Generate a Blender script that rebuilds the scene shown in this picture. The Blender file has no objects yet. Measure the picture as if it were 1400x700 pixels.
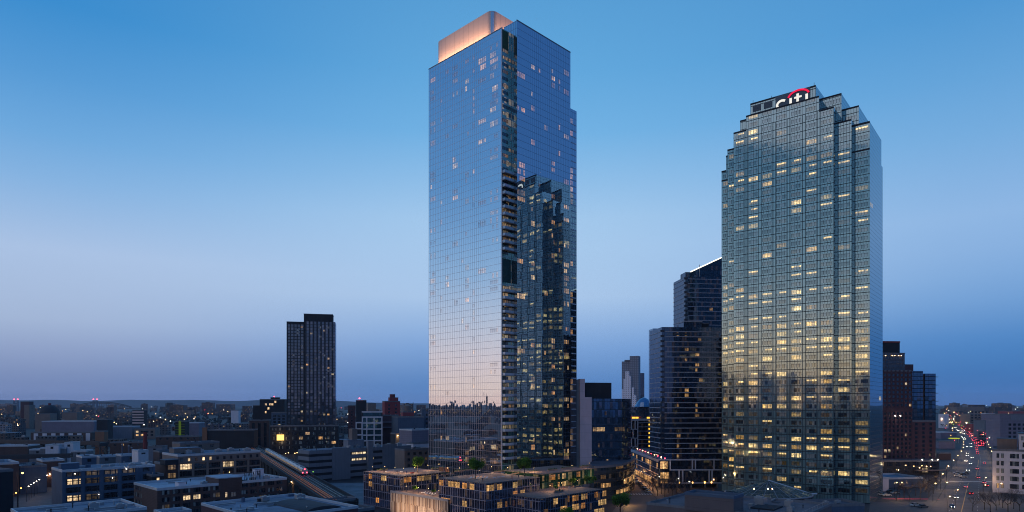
import bpy, math, random
from mathutils import Vector
random.seed(11)
S = bpy.context.scene
COL = S.collection
R = math.radians

# ------------------------------------------------------------------ camera, sky, sun, exposure
HAZE = 0.000028
F, CX, HY, EYE = 900.0, 700.0, 553.0, 47.0      # focal length and horizon in pixels of the 1400 px wide photo; eye height in m
cd = bpy.data.cameras.new('camera'); cam = bpy.data.objects.new('camera', cd); COL.objects.link(cam)
cam.location = (0, 0, EYE); cam.rotation_euler = (R(90), 0, 0)
cd.sensor_width = 36; cd.lens = 36 * F / 1400; cd.shift_y = (HY - 350) / 1400
cd.clip_start = 1; cd.clip_end = 80000
S.camera = cam
S.view_settings.view_transform = 'Standard'; S.view_settings.look = 'None'
S.view_settings.exposure = 0.0; S.view_settings.gamma = 1; S.view_settings.use_curve_mapping = False
S.cycles.max_bounces = 6; S.cycles.volume_bounces = 1; S.cycles.diffuse_bounces = 2; S.cycles.glossy_bounces = 4
S.cycles.sample_clamp_indirect = 4.0; S.cycles.caustics_reflective = False; S.cycles.caustics_refractive = False
S.cycles.use_denoising = True; S.cycles.filter_width = 1.05

def lin(r, g, b):
    f = lambda c: (c/255/12.92) if c/255 <= 0.04045 else ((c/255+0.055)/1.055)**2.4
    return (f(r), f(g), f(b), 1.0)

class G:
    """small node-tree builder"""
    def __init__(s, nt): s.nt = nt; nt.nodes.clear()
    def n(s, t, **k):
        o = s.nt.nodes.new(t)
        for a, v in k.items(): setattr(o, a, v)
        return o
    def put(s, sock, v):
        if hasattr(v, 'is_linked') or hasattr(v, 'links'): s.nt.links.new(v, sock)
        elif v is not None: sock.default_value = v
    def m(s, op, a, b=None, c=None, clamp=False):
        o = s.n('ShaderNodeMath', operation=op, use_clamp=clamp)
        s.put(o.inputs[0], a); s.put(o.inputs[1], b)
        if c is not None: s.put(o.inputs[2], c)
        return o.outputs[0]
    def vm(s, op, a, b=None, c=None, scale=None):
        o = s.n('ShaderNodeVectorMath', operation=op)
        s.put(o.inputs[0], a)
        if b is not None: s.put(o.inputs[1], b)
        if c is not None: s.put(o.inputs[2], c)
        if scale is not None: s.put(o.inputs['Scale'], scale)
        return o.outputs[0]
    def mix(s, f, a, b, blend='MIX'):
        o = s.n('ShaderNodeMix', data_type='RGBA', blend_type=blend, clamp_factor=True)
        s.put(o.inputs[0], f); s.put(o.inputs[6], a); s.put(o.inputs[7], b)
        return o.outputs[2]
    def sep(s, v):
        o = s.n('ShaderNodeSeparateXYZ'); s.put(o.inputs[0], v); return o.outputs
    def comb(s, x, y, z=0.0):
        o = s.n('ShaderNodeCombineXYZ'); s.put(o.inputs[0], x); s.put(o.inputs[1], y); s.put(o.inputs[2], z); return o.outputs[0]
    def ramp(s, f, els, interp='EASE'):
        o = s.n('ShaderNodeValToRGB'); cr = o.color_ramp; cr.interpolation = interp
        while len(cr.elements) > 1: cr.elements.remove(cr.elements[-1])
        cr.elements[0].position = els[0][0]; cr.elements[0].color = els[0][1]
        for p, c in els[1:]:
            e = cr.elements.new(p); e.color = c
        s.put(o.inputs[0], f); return o.outputs[0]
    def smooth(s, v, a, b):
        o = s.n('ShaderNodeMapRange', interpolation_type='SMOOTHSTEP', clamp=True)
        s.put(o.inputs[0], v); o.inputs[1].default_value = a; o.inputs[2].default_value = b
        return o.outputs[0]
    def noise(s, vec, scale, detail=3, rough=0.55):
        o = s.n('ShaderNodeTexNoise'); s.put(o.inputs['Vector'], vec)
        o.inputs['Scale'].default_value = scale; o.inputs['Detail'].default_value = detail; o.inputs['Roughness'].default_value = rough
        return o.outputs[0]
    def white(s, vec):
        o = s.n('ShaderNodeTexWhiteNoise', noise_dimensions='3D'); s.put(o.inputs['Vector'], vec)
        return o.outputs['Value'], o.outputs['Color']

# dusk sky: one vertical gradient per compass sector, blended round the horizon (the sun is down in the west-south-west)
W = bpy.data.worlds.new('World'); S.world = W; W.use_nodes = True
g = G(W.node_tree)
tc = g.n('ShaderNodeTexCoord').outputs['Generated']
dx, dy, dz = g.sep(tc)[:3]
az = g.m('MULTIPLY', g.m('ARCTAN2', dx, dy), 57.2958)
el = g.m('MAXIMUM', dz, 0.0)
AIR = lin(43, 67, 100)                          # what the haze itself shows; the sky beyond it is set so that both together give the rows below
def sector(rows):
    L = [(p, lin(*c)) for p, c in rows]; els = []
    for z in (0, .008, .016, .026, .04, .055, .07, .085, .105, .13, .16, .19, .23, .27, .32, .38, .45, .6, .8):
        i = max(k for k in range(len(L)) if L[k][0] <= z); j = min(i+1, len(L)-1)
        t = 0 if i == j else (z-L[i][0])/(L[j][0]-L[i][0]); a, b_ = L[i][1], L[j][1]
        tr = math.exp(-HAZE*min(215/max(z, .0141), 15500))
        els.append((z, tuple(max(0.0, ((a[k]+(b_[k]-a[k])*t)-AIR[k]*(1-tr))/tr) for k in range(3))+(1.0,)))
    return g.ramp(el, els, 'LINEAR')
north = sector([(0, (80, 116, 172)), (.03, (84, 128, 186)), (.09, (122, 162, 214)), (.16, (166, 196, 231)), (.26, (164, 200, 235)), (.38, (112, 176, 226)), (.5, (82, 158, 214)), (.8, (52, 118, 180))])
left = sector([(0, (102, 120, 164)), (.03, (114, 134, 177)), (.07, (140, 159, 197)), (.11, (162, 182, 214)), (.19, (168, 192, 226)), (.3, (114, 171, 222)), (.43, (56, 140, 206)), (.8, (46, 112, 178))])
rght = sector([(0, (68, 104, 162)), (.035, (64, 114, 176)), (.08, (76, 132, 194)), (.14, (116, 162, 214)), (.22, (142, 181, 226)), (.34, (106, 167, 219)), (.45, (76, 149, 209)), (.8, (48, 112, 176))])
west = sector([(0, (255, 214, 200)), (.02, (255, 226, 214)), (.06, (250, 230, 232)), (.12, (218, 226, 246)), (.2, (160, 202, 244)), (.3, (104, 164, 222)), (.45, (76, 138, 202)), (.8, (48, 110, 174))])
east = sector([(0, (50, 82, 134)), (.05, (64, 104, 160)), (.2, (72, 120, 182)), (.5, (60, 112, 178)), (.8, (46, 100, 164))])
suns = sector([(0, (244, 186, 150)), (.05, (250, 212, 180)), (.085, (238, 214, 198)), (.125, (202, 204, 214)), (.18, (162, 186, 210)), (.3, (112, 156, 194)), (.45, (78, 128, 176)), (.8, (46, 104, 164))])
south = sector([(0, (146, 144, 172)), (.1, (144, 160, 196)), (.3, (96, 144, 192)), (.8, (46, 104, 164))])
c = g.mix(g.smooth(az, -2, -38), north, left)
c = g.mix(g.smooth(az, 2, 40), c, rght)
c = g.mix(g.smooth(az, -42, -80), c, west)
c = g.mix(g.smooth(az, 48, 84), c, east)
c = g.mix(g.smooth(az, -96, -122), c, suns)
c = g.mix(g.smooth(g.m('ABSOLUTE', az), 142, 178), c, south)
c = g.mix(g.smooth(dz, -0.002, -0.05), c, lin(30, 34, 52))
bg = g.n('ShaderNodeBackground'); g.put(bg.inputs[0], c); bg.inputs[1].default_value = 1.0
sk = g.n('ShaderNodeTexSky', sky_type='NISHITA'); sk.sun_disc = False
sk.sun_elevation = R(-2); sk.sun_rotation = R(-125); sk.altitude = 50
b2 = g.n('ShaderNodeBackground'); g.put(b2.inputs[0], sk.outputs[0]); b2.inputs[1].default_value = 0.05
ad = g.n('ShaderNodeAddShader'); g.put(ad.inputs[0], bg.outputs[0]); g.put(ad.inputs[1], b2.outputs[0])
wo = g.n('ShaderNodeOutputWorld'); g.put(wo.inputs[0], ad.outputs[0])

sd = bpy.data.lights.new('afterglow_sun', 'SUN'); sun = bpy.data.objects.new('afterglow_sun', sd); COL.objects.link(sun)
sd.energy = 0.16; sd.angle = R(40); sd.color = (1.0, 0.78, 0.66)
sun.rotation_euler = Vector((0.62, 0.52, -0.66)).to_track_quat('-Z', 'Y').to_euler()

# ------------------------------------------------------------------ helpers
def at(px, Y): return ((px - CX) / F * Y, Y)
def zat(py, Y): return EYE + (HY - py) / F * Y
def run(P, d, px):
    k = (px - CX) / F
    return (k * P[1] - P[0]) / (d[0] - k * d[1])

class Fr:
    """ground frame: origin, u axis at an angle, v axis a quarter turn to its left"""
    def __init__(s, o, ang):
        s.o = o; s.a = R(ang); s.u = (math.cos(s.a), math.sin(s.a)); s.v = (-s.u[1], s.u[0])
    def xy(s, u, v): return (s.o[0] + s.u[0]*u + s.v[0]*v, s.o[1] + s.u[1]*u + s.v[1]*v)
    def at(s, u, v): 
        f = Fr(s.xy(u, v), 0); f.a = s.a; f.u = s.u; f.v = s.v; return f

class Face:
    def __init__(s, p, d, n, L): s.p, s.d, s.n, s.L = p, d, n, L
    def pt(s, a, z, out=0.0): return (s.p[0]+s.d[0]*a+s.n[0]*out, s.p[1]+s.d[1]*a+s.n[1]*out, z)
    def seen(s): 
        m = s.pt(s.L/2, 0); return m[0]*s.n[0] + m[1]*s.n[1] < 0
def faces(fr, u0, u1, v0, v1):
    neg = lambda t: (-t[0], -t[1])
    return {'f': Face(fr.xy(u0, v0), fr.u, neg(fr.v), u1-u0), 'l': Face(fr.xy(u0, v1), neg(fr.v), neg(fr.u), v1-v0),
            'r': Face(fr.xy(u1, v0), fr.v, fr.u, v1-v0), 'b': Face(fr.xy(u1, v1), neg(fr.u), fr.v, u1-u0)}

class MB:
    def __init__(s): s.v = []; s.f = []; s.uv = []; s.w = []; s.mi = []
    def poly(s, pts, uv=None, w=None, mi=0):
        i = len(s.v); s.v += [tuple(p) for p in pts]; s.f.append(tuple(range(i, i+len(pts))))
        s.uv.append(uv or [(p[0], p[1]) for p in pts]); s.w.append(w or (0, 0, 0)); s.mi.append(mi)
    def panel(s, fc, a0, a1, z0, z1, out=0.0, local=False, w=None, mi=0):
        uv = [(0, 0), (a1-a0, 0), (a1-a0, z1-z0), (0, z1-z0)] if local else [(a0, z0), (a1, z0), (a1, z1), (a0, z1)]
        s.poly([fc.pt(a0, z0, out), fc.pt(a1, z0, out), fc.pt(a1, z1, out), fc.pt(a0, z1, out)], uv, w, mi)
    def box(s, fr, u0, u1, v0, v1, z0, z1, top=True, bottom=False, mi=0):
        for fc in faces(fr, u0, u1, v0, v1).values(): s.panel(fc, 0, fc.L, z0, z1, mi=mi)
        if top: s.poly([(*fr.xy(a, b), z1) for a, b in ((u0, v0), (u1, v0), (u1, v1), (u0, v1))], mi=mi)
        if bottom: s.poly([(*fr.xy(a, b), z0) for a, b in ((u0, v1), (u1, v1), (u1, v0), (u0, v0))], mi=mi)
    def bar(s, fc, a0, a1, z0, z1, depth, back=-0.02, mi=0):
        """a block standing out from a facade"""
        P = lambda a, z, o: fc.pt(a, z, o)
        q = lambda *p: s.poly(p, mi=mi, uv=[(0, 0), (1, 0), (1, 1), (0, 1)])
        s.panel(fc, a0, a1, z0, z1, depth, mi=mi)
        q(P(a0, z0, back), P(a0, z0, depth), P(a0, z1, depth), P(a0, z1, back))
        q(P(a1, z0, depth), P(a1, z0, back), P(a1, z1, back), P(a1, z1, depth))
        q(P(a0, z1, depth), P(a1, z1, depth), P(a1, z1, back), P(a0, z1, back))
        q(P(a0, z0, back), P(a1, z0, back), P(a1, z0, depth), P(a0, z0, depth))
    def prism(s, pts, z0, z1, top=True, mi=0):
        n = len(pts); acc = 0
        for i in range(n):
            a, b = pts[i], pts[(i+1) % n]; L = math.hypot(b[0]-a[0], b[1]-a[1])
            s.poly([(*a, z0), (*b, z0), (*b, z1), (*a, z1)], [(acc, z0), (acc+L, z0), (acc+L, z1), (acc, z1)], mi=mi); acc += L
        if top: s.poly([(*p, z1) for p in pts], mi=mi)
    def tube(s, p, q, r0, r1=None, n=6, cap=True, mi=0):
        r1 = r0 if r1 is None else r1
        p, q = Vector(p), Vector(q); d = (q-p)
        if d.length < 1e-6: return
        d.normalize(); a = d.orthogonal().normalized(); b = d.cross(a)
        i = len(s.v)
        for k in range(n):
            t = 2*math.pi*k/n; o = a*math.cos(t)+b*math.sin(t)
            s.v.append(tuple(p+o*r0)); s.v.append(tuple(q+o*r1))
        for k in range(n):
            j = (k+1) % n
            s.f.append((i+2*k, i+2*j, i+2*j+1, i+2*k+1)); s.uv.append([(0, 0)]*4); s.w.append((0, 0, 0)); s.mi.append(mi)
        if cap:
            s.f.append(tuple(i+2*k+1 for k in range(n))); s.uv.append([(0, 0)]*n); s.w.append((0, 0, 0)); s.mi.append(mi)
            s.f.append(tuple(i+2*k for k in reversed(range(n)))); s.uv.append([(0, 0)]*n); s.w.append((0, 0, 0)); s.mi.append(mi)
    def ball(s, c, r, nu=8, nv=5, sz=1.0, mi=0):
        i = len(s.v)
        for a in range(1, nv):
            t = math.pi*a/nv
            for k in range(nu):
                p = 2*math.pi*k/nu
                s.v.append((c[0]+r*math.sin(t)*math.cos(p), c[1]+r*math.sin(t)*math.sin(p), c[2]+r*sz*math.cos(t)))
        s.v.append((c[0], c[1], c[2]+r*sz)); s.v.append((c[0], c[1], c[2]-r*sz)); T, B = len(s.v)-2, len(s.v)-1
        def add(f): s.f.append(f); s.uv.append([(0, 0)]*len(f)); s.w.append((0, 0, 0)); s.mi.append(mi)
        for k in range(nu):
            j = (k+1) % nu
            add((i+k, i+j, T)[::1]); 
            for a in range(nv-2): add((i+a*nu+k, i+(a+1)*nu+k, i+(a+1)*nu+j, i+a*nu+j))
            add((i+(nv-2)*nu+j, i+(nv-2)*nu+k, B))
    def build(s, name, mat, parent=None, smooth=False, label=None):
        base = Vector((0, 0, 0)); q = parent
        while q is not None: base += q.location; q = q.parent
        if parent is None and s.v:
            xs = [p[0] for p in s.v]; ys = [p[1] for p in s.v]
            base = Vector(((min(xs)+max(xs))/2, (min(ys)+max(ys))/2, min(p[2] for p in s.v)))
        me = bpy.data.meshes.new(name)
        me.from_pydata([(p[0]-base.x, p[1]-base.y, p[2]-base.z) for p in s.v], [], s.f)
        uvl = me.uv_layers.new(name='UVMap')
        flat = [c for f in s.uv for p in f for c in p]
        uvl.data.foreach_set('uv', flat)
        if any(w != (0, 0, 0) for w in s.w):
            at_ = me.attributes.new('win', 'FLOAT_COLOR', 'CORNER')
            flat = []
            for f, w in zip(s.f, s.w): flat += [w[0], w[1], w[2], 1.0]*len(f)
            at_.data.foreach_set('color', flat)
        mats = mat if isinstance(mat, (list, tuple)) else [mat] if mat else []
        for m_ in mats: me.materials.append(m_)
        if len(mats) > 1: me.polygons.foreach_set('material_index', s.mi)
        if smooth: me.polygons.foreach_set('use_smooth', [True]*len(s.f))
        o = bpy.data.objects.new(name, me); COL.objects.link(o)
        if parent is None: o.location = base
        else: o.parent = parent
        if label: o['label'] = label
        return o

def tag(o, label, cat, group=None):
    o['label'] = label; o['category'] = cat
    if group: o['group'] = group
    return o
def thing(name, label, cat, xy, z=0.0, group=None):
    o = bpy.data.objects.new(name, None); COL.objects.link(o); o.empty_display_size = 1
    o.location = (xy[0], xy[1], z); return tag(o, label, cat, group)
def struct(name, mb, m, smooth=False):
    o = mb.build(name, m, None, smooth); o['kind'] = 'structure'; return o
def dup(root, loc, rotz=0.0, label=None, group=None, drop=()):
    r = root.copy(); COL.objects.link(r); r.location = loc; r.rotation_euler = (0, 0, rotz)
    if label: r['label'] = label
    if group: r['group'] = group
    for ch in root.children:
        if ch.name.split('.')[0] in drop: continue
        c_ = ch.copy(); COL.objects.link(c_); c_.parent = r
        for gc in ch.children:
            d_ = gc.copy(); COL.objects.link(d_); d_.parent = c_
    return r

# ------------------------------------------------------------------ materials
def newmat(name):
    m = bpy.data.materials.new(name); m.use_nodes = True
    gg = G(m.node_tree); out = gg.n('ShaderNodeOutputMaterial'); return m, gg, out
def bsdf(gg, color, rough=0.6, metal=0.0, spec=0.4, normal=None):
    b = gg.n('ShaderNodeBsdfPrincipled')
    gg.put(b.inputs['Base Color'], color); gg.put(b.inputs['Roughness'], rough); gg.put(b.inputs['Metallic'], metal)
    gg.put(b.inputs['Specular IOR Level'], spec)
    if normal is not None: gg.put(b.inputs['Normal'], normal)
    return b.outputs[0]
def wall_mat(name, col, var=0.25, rough=0.8, lines=None, scale=0.15, streak=True, joint=0.09):
    """masonry / render / metal cladding with weather streaks and, if asked, courses or panel joints every (du, dz) metres"""
    m, gg, out = newmat(name)
    uv = gg.n('ShaderNodeUVMap').outputs[0]; x, y = gg.sep(uv)[:2]
    n1 = gg.noise(uv, scale, 4); n2 = gg.noise(gg.comb(gg.m('MULTIPLY', x, 0.9), gg.m('MULTIPLY', y, 0.12)), 1.0, 3)
    k = gg.m('ADD', gg.m('MULTIPLY', n1, var*1.6), gg.m('MULTIPLY', n2, var*(1.1 if streak else 0.0)))
    k = gg.m('ADD', gg.m('SUBTRACT', k, var*(1.35 if streak else 0.8)), 1.0)
    c_ = gg.vm('SCALE', (col[0], col[1], col[2]), scale=k)
    if lines:
        fu = gg.m('LESS_THAN', gg.m('FRACT', gg.m('DIVIDE', x, lines[0])), joint/lines[0]) if lines[0] else 0.0
        fz = gg.m('LESS_THAN', gg.m('FRACT', gg.m('DIVIDE', y, lines[1])), joint/lines[1]) if lines[1] else 0.0
        c_ = gg.mix(gg.m('MULTIPLY', gg.m('MAXIMUM', fu, fz), 0.6), c_, (col[0]*.35, col[1]*.35, col[2]*.35, 1))
    gg.put(out.inputs[0], bsdf(gg, c_, rough)); return m
def roof_mat(name, col, var=0.5):
    m, gg, out = newmat(name)
    pos = gg.n('ShaderNodeNewGeometry').outputs['Position']
    n1 = gg.noise(pos, 0.11, 5, 0.7); n2 = gg.noise(pos, 0.9, 3)
    vo = gg.n('ShaderNodeTexVoronoi'); vo.inputs['Scale'].default_value = .16; gg.put(vo.inputs['Vector'], pos); patch = gg.sep(vo.outputs['Color'])[0]
    k = gg.m('ADD', gg.m('MULTIPLY', n1, var*2.4), gg.m('ADD', gg.m('MULTIPLY', n2, var*0.6), gg.m('MULTIPLY', patch, var*.5)))
    k = gg.m('MAXIMUM', gg.m('ADD', gg.m('SUBTRACT', k, var*1.75), 1.0), .25)
    gg.put(out.inputs[0], bsdf(gg, gg.vm('SCALE', col[:3], scale=k), 0.75)); return m
def plain(name, col, rough=0.6, metal=0.0):
    m, gg, out = newmat(name)
    pos = gg.n('ShaderNodeNewGeometry').outputs['Position']
    k = gg.m('ADD', gg.m('MULTIPLY', gg.noise(pos, 0.7, 3), 0.4), 0.8)
    gg.put(out.inputs[0], bsdf(gg, gg.vm('SCALE', col[:3], scale=k), rough, metal)); return m
def glow(name, col, strength):
    m, gg, out = newmat(name)
    e = gg.n('ShaderNodeEmission'); gg.put(e.inputs[0], (*col[:3], 1)); e.inputs[1].default_value = strength
    gg.put(out.inputs[0], e.outputs[0]); m.cycles.emission_sampling = 'NONE'; return m

def glass_shader(gg, uv, cell, base, refl, tint, tilt, rough):
    """coated facade glass: a mirror coat over a dark interior; every pane sits at its own slight tilt"""
    geo = gg.n('ShaderNodeNewGeometry')
    v_, col_ = gg.white(cell)
    nv = gg.vm('NORMALIZE', gg.vm('MULTIPLY_ADD', gg.vm('SUBTRACT', col_, (0.5, 0.5, 0.5)), (tilt, tilt, tilt), geo.outputs['Normal']))
    lw = gg.n('ShaderNodeLayerWeight'); lw.inputs['Blend'].default_value = 0.28
    fac = gg.m('ADD', refl, gg.m('MULTIPLY', lw.outputs['Fresnel'], 1.0-refl), clamp=True)
    gl = gg.n('ShaderNodeBsdfGlossy'); gg.put(gl.inputs['Color'], tint); gl.inputs['Roughness'].default_value = rough; gg.put(gl.inputs['Normal'], nv)
    df = gg.n('ShaderNodeBsdfDiffuse')
    gg.put(df.inputs['Color'], base)
    mx = gg.n('ShaderNodeMixShader'); gg.put(mx.inputs[0], fac); gg.put(mx.inputs[1], df.outputs[0]); gg.put(mx.inputs[2], gl.outputs[0])
    return mx.outputs[0], v_

def curtain_mat(name, pw, fh, refl, tint, base, mull, mw=0.12, mh=0.14, tilt=0.006, rough=0.02, span=0.0, span_col=(0.1, 0.12, 0.15), mull_metal=0.6, var=0.5, interior=0.0):
    m, gg, out = newmat(name)
    uv = gg.n('ShaderNodeUVMap').outputs[0]; x, y = gg.sep(uv)[:2]
    xd, yd = gg.m('DIVIDE', x, pw), gg.m('DIVIDE', y, fh)
    fu, fv = gg.m('FRACT', xd), gg.m('FRACT', yd)
    cell = gg.comb(gg.m('FLOOR', xd), gg.m('FLOOR', yd), 3.7)
    v_, _ = gg.white(cell)
    bcol = gg.vm('SCALE', base[:3], scale=gg.m('ADD', gg.m('MULTIPLY', v_, var*2), 1.0-var))
    sp = gg.m('LESS_THAN', fv, span)
    bcol = gg.mix(sp, bcol, (*span_col, 1)) if span else bcol
    sh, v2 = glass_shader(gg, uv, cell, bcol, refl, tint, tilt, rough)
    if interior:
        e = gg.n('ShaderNodeEmission'); gg.put(e.inputs[0], (1.0, 0.62, 0.28, 1))
        k = gg.m('MULTIPLY', gg.m('GREATER_THAN', v_, 0.86), gg.m('MULTIPLY', gg.noise(uv, 0.9, 2), interior))
        if span: k = gg.m('MULTIPLY', k, gg.m('SUBTRACT', 1.0, sp))
        gg.put(e.inputs[1], k)
        a_ = gg.n('ShaderNodeAddShader'); gg.put(a_.inputs[0], sh); gg.put(a_.inputs[1], e.outputs[0]); sh = a_.outputs[0]
    ml = gg.m('MAXIMUM', gg.m('LESS_THAN', fu, mw/pw), gg.m('LESS_THAN', fv, mh/fh))
    mx = gg.n('ShaderNodeMixShader'); gg.put(mx.inputs[0], ml); gg.put(mx.inputs[1], sh); gg.put(mx.inputs[2], bsdf(gg, (*mull, 1), 0.45, mull_metal))
    gg.put(out.inputs[0], mx.outputs[0]); m.cycles.emission_sampling = 'NONE'; return m

def window_mat(name, refl=0.12, tint=(0.8, 0.9, 1, 1), base=(0.012, 0.016, 0.025), pane=1.2, frame=(0.03, 0.03, 0.04), tilt=0.01, power=1.0, warm=(1.0, 0.50, 0.16), cool=(1.0, 0.80, 0.50), blinds=0.0, bar=0.16):
    """a window: mesh attribute win = (how brightly lit, colour warmth, a random number)"""
    m, gg, out = newmat(name)
    uv = gg.n('ShaderNodeUVMap').outputs[0]; x, y = gg.sep(uv)[:2]
    at_ = gg.n('ShaderNodeAttribute', attribute_name='win'); r_, w_, n_ = gg.sep(at_.outputs['Vector'])[:3]
    off = gg.m('MULTIPLY', n_, 91.0)
    xd = gg.m('DIVIDE', x, pane); fu = gg.m('FRACT', xd)
    cell = gg.comb(gg.m('FLOOR', xd), off, 1.3)
    v_, vc = gg.white(cell)
    b_ = gg.mix(gg.m('LESS_THAN', v_, blinds), (*base, 1), (0.30, 0.32, 0.30, 1)) if blinds else (*base, 1)
    sh, _ = glass_shader(gg, uv, cell, b_, refl, tint, tilt, 0.03)
    nz = gg.noise(gg.comb(gg.m('ADD', x, off), gg.m('MULTIPLY', y, 0.8)), 0.9, 3, 0.7)
    nz = gg.m('MULTIPLY', gg.m('SUBTRACT', nz, 0.30, clamp=True), 2.7)
    k = gg.m('MULTIPLY', gg.m('MULTIPLY', r_, power*.78), gg.m('MULTIPLY', nz, gg.m('ADD', 0.35, v_)))
    e = gg.n('ShaderNodeEmission'); gg.put(e.inputs[0], gg.mix(w_, (*cool, 1), (*warm, 1))); gg.put(e.inputs[1], k)
    a_ = gg.n('ShaderNodeAddShader'); gg.put(a_.inputs[0], sh); gg.put(a_.inputs[1], e.outputs[0])
    ml = gg.m('MAXIMUM', gg.m('LESS_THAN', fu, bar/pane), gg.m('LESS_THAN', gg.m('ABSOLUTE', gg.m('SUBTRACT', y, 1.5)), bar*.35))
    mx = gg.n('ShaderNodeMixShader'); gg.put(mx.inputs[0], ml); gg.put(mx.inputs[1], a_.outputs[0]); gg.put(mx.inputs[2], bsdf(gg, (*frame, 1), 0.5))
    gg.put(out.inputs[0], mx.outputs[0]); m.cycles.emission_sampling = 'NONE'; return m

M = {}
M['asphalt'] = roof_mat('asphalt', (0.085, 0.08, 0.085), 0.5)
M['ground'] = roof_mat('city_ground', (0.022, 0.023, 0.030), 0.7)
M['pave'] = roof_mat('pavement', (0.085, 0.08, 0.08), 0.4)
M['paint'] = plain('road_paint', (0.55, 0.55, 0.52))
M['paint_y'] = plain('yellow_paint', (0.55, 0.30, 0.06))
M['strip_red'] = plain('road_strip_red', (0.30, 0.03, 0.035))
M['hill'] = plain('hill', (0.13, 0.20, 0.27), 0.9)  # blue of the distant haze mixed into the hill colour
M['roof_blue'] = roof_mat('roof_membrane', (0.155, 0.19, 0.255), 0.7)
M['roof_grey'] = roof_mat('roof_grey', (0.10, 0.11, 0.14), 0.55)
M['roof_dark'] = roof_mat('roof_dark', (0.035, 0.038, 0.05), 0.5)
M['roof_pale'] = roof_mat('roof_pale', (0.33, 0.37, 0.44), 0.5)
M['roof_brown'] = roof_mat('roof_brown', (0.16, 0.13, 0.14), 0.45)
M['brick'] = wall_mat('brick_brown', (0.105, 0.065, 0.06), 0.3, lines=(0, 0.6))
M['brick_red'] = wall_mat('brick_red', (0.32, 0.065, 0.07), 0.3, lines=(0, 0.6))
M['brick_plum'] = wall_mat('brick_plum', (0.105, 0.052, 0.062), 0.3, lines=(0, 0.8))
M['stone'] = wall_mat('stone_buff', (0.22, 0.165, 0.145), 0.3)
M['conc'] = wall_mat('concrete', (0.18, 0.18, 0.20), 0.3, lines=(3.0, 2.4))
M['conc_pink'] = wall_mat('concrete_core', (0.58, 0.48, 0.54), 0.18, lines=(0, 4.5))
M['conc_blue'] = wall_mat('painted_block', (0.085, 0.12, 0.18), 0.3)
M['white'] = wall_mat('white_render', (0.68, 0.63, 0.67), 0.22)
M['grey'] = wall_mat('grey_cladding', (0.20, 0.21, 0.25), 0.22, lines=(2.2, 0))
M['lilac'] = wall_mat('pale_cladding', (0.20, 0.18, 0.235), 0.2, lines=(0, 1.6))
M['dark'] = wall_mat('dark_cladding', (0.025, 0.028, 0.038), 0.4)
M['orange'] = wall_mat('tan_cladding', (0.24, 0.12, 0.075), 0.25)
M['green'] = wall_mat('green_cladding', (0.05, 0.10, 0.05), 0.25)
M['steel'] = plain('weathered_steel', (0.06, 0.05, 0.055), 0.6)
M['metal'] = plain('galvanised_metal', (0.32, 0.33, 0.35), 0.45, 0.5)
M['trim'] = plain('white_trim', (0.5, 0.52, 0.56), 0.5)
M['trail_orange'] = plain('trail_tinted_rail', (0.95, 0.20, 0.045), 0.5)  # orange of passing train lights put into the rail colour
M['tie'] = roof_mat('track_bed', (0.018, 0.016, 0.018), 0.4)
M['pier'] = plain('pier_metal', (0.28, 0.27, 0.29), 0.5)
M['win'] = window_mat('window_glass', 0.10)
M['winp'] = window_mat('factory_window', 0.10, pane=2.2, bar=.5)
M['winb'] = window_mat('window_blinds', 0.08, blinds=0.3, pane=1.0)
M['bulb_warm'] = glow('lamp_warm', (1.0, 0.62, 0.25), 14)
M['bulb_white'] = glow('lamp_white', (1.0, 0.88, 0.72), 16)
M['bulb_red'] = glow('lamp_red', (1.0, 0.05, 0.08), 12)
M['bulb_green'] = glow('lamp_green', (0.35, 0.9, 0.1), 6)
M['strip_green'] = glow('green_strip_light', (0.24, 0.40, 0.05), 0.22)
M['bulb_amber'] = glow('lamp_amber', (1.0, 0.42, 0.08), 12)

# ------------------------------------------------------------------ building kit
def hero_windows(root, quads, mat, cap=100, name='window', out=0.05):
    """quads: (face, a0, a1, z0, z1, win). The ones that show largest become parts of their own, the rest one part."""
    def size(q):
        p = q[0].pt((q[1]+q[2])/2, q[3]); d2 = p[0]**2+p[1]**2
        k = abs(p[0]*q[0].n[0]+p[1]*q[0].n[1])/math.sqrt(d2)
        return -(q[2]-q[1])*(q[4]-q[3])*k/d2 * (1.0 if q[5][0] < .05 else 1.6)
    quads = sorted(quads, key=size)
    head, tail = (quads, []) if len(quads) <= cap else (quads[:cap], quads[cap:])
    for q in head:
        b = MB(); b.panel(q[0], q[1], q[2], q[3], q[4], out, True, q[5]); b.build(name, mat, root)
    if tail:
        b = MB()
        for q in tail: b.panel(q[0], q[1], q[2], q[3], q[4], out, True, q[5])
        o = b.build(name, mat, root); o['kind'] = 'stuff'
def litval(p, lo=0.6, hi=1.8): 
    return (random.uniform(lo, hi) if random.random() < p else 0.0, random.random(), random.random()+0.001)
def grid(fc, z0, fh, nf, pitch, ww, wh, sill=0.9, lit=0.05, m0=1.0, m1=1.0, lo=0.6, hi=1.8):
    n = max(1, int((fc.L-m0-m1)/pitch)); st = (fc.L-m0-m1)/n; q = []
    for k in range(nf):
        for i in range(n):
            a = m0+st*i+(st-ww)/2; z = z0+fh*k+sill
            q.append((fc, a, a+ww, z, z+wh, litval(lit, lo, hi)))
    return q
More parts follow.
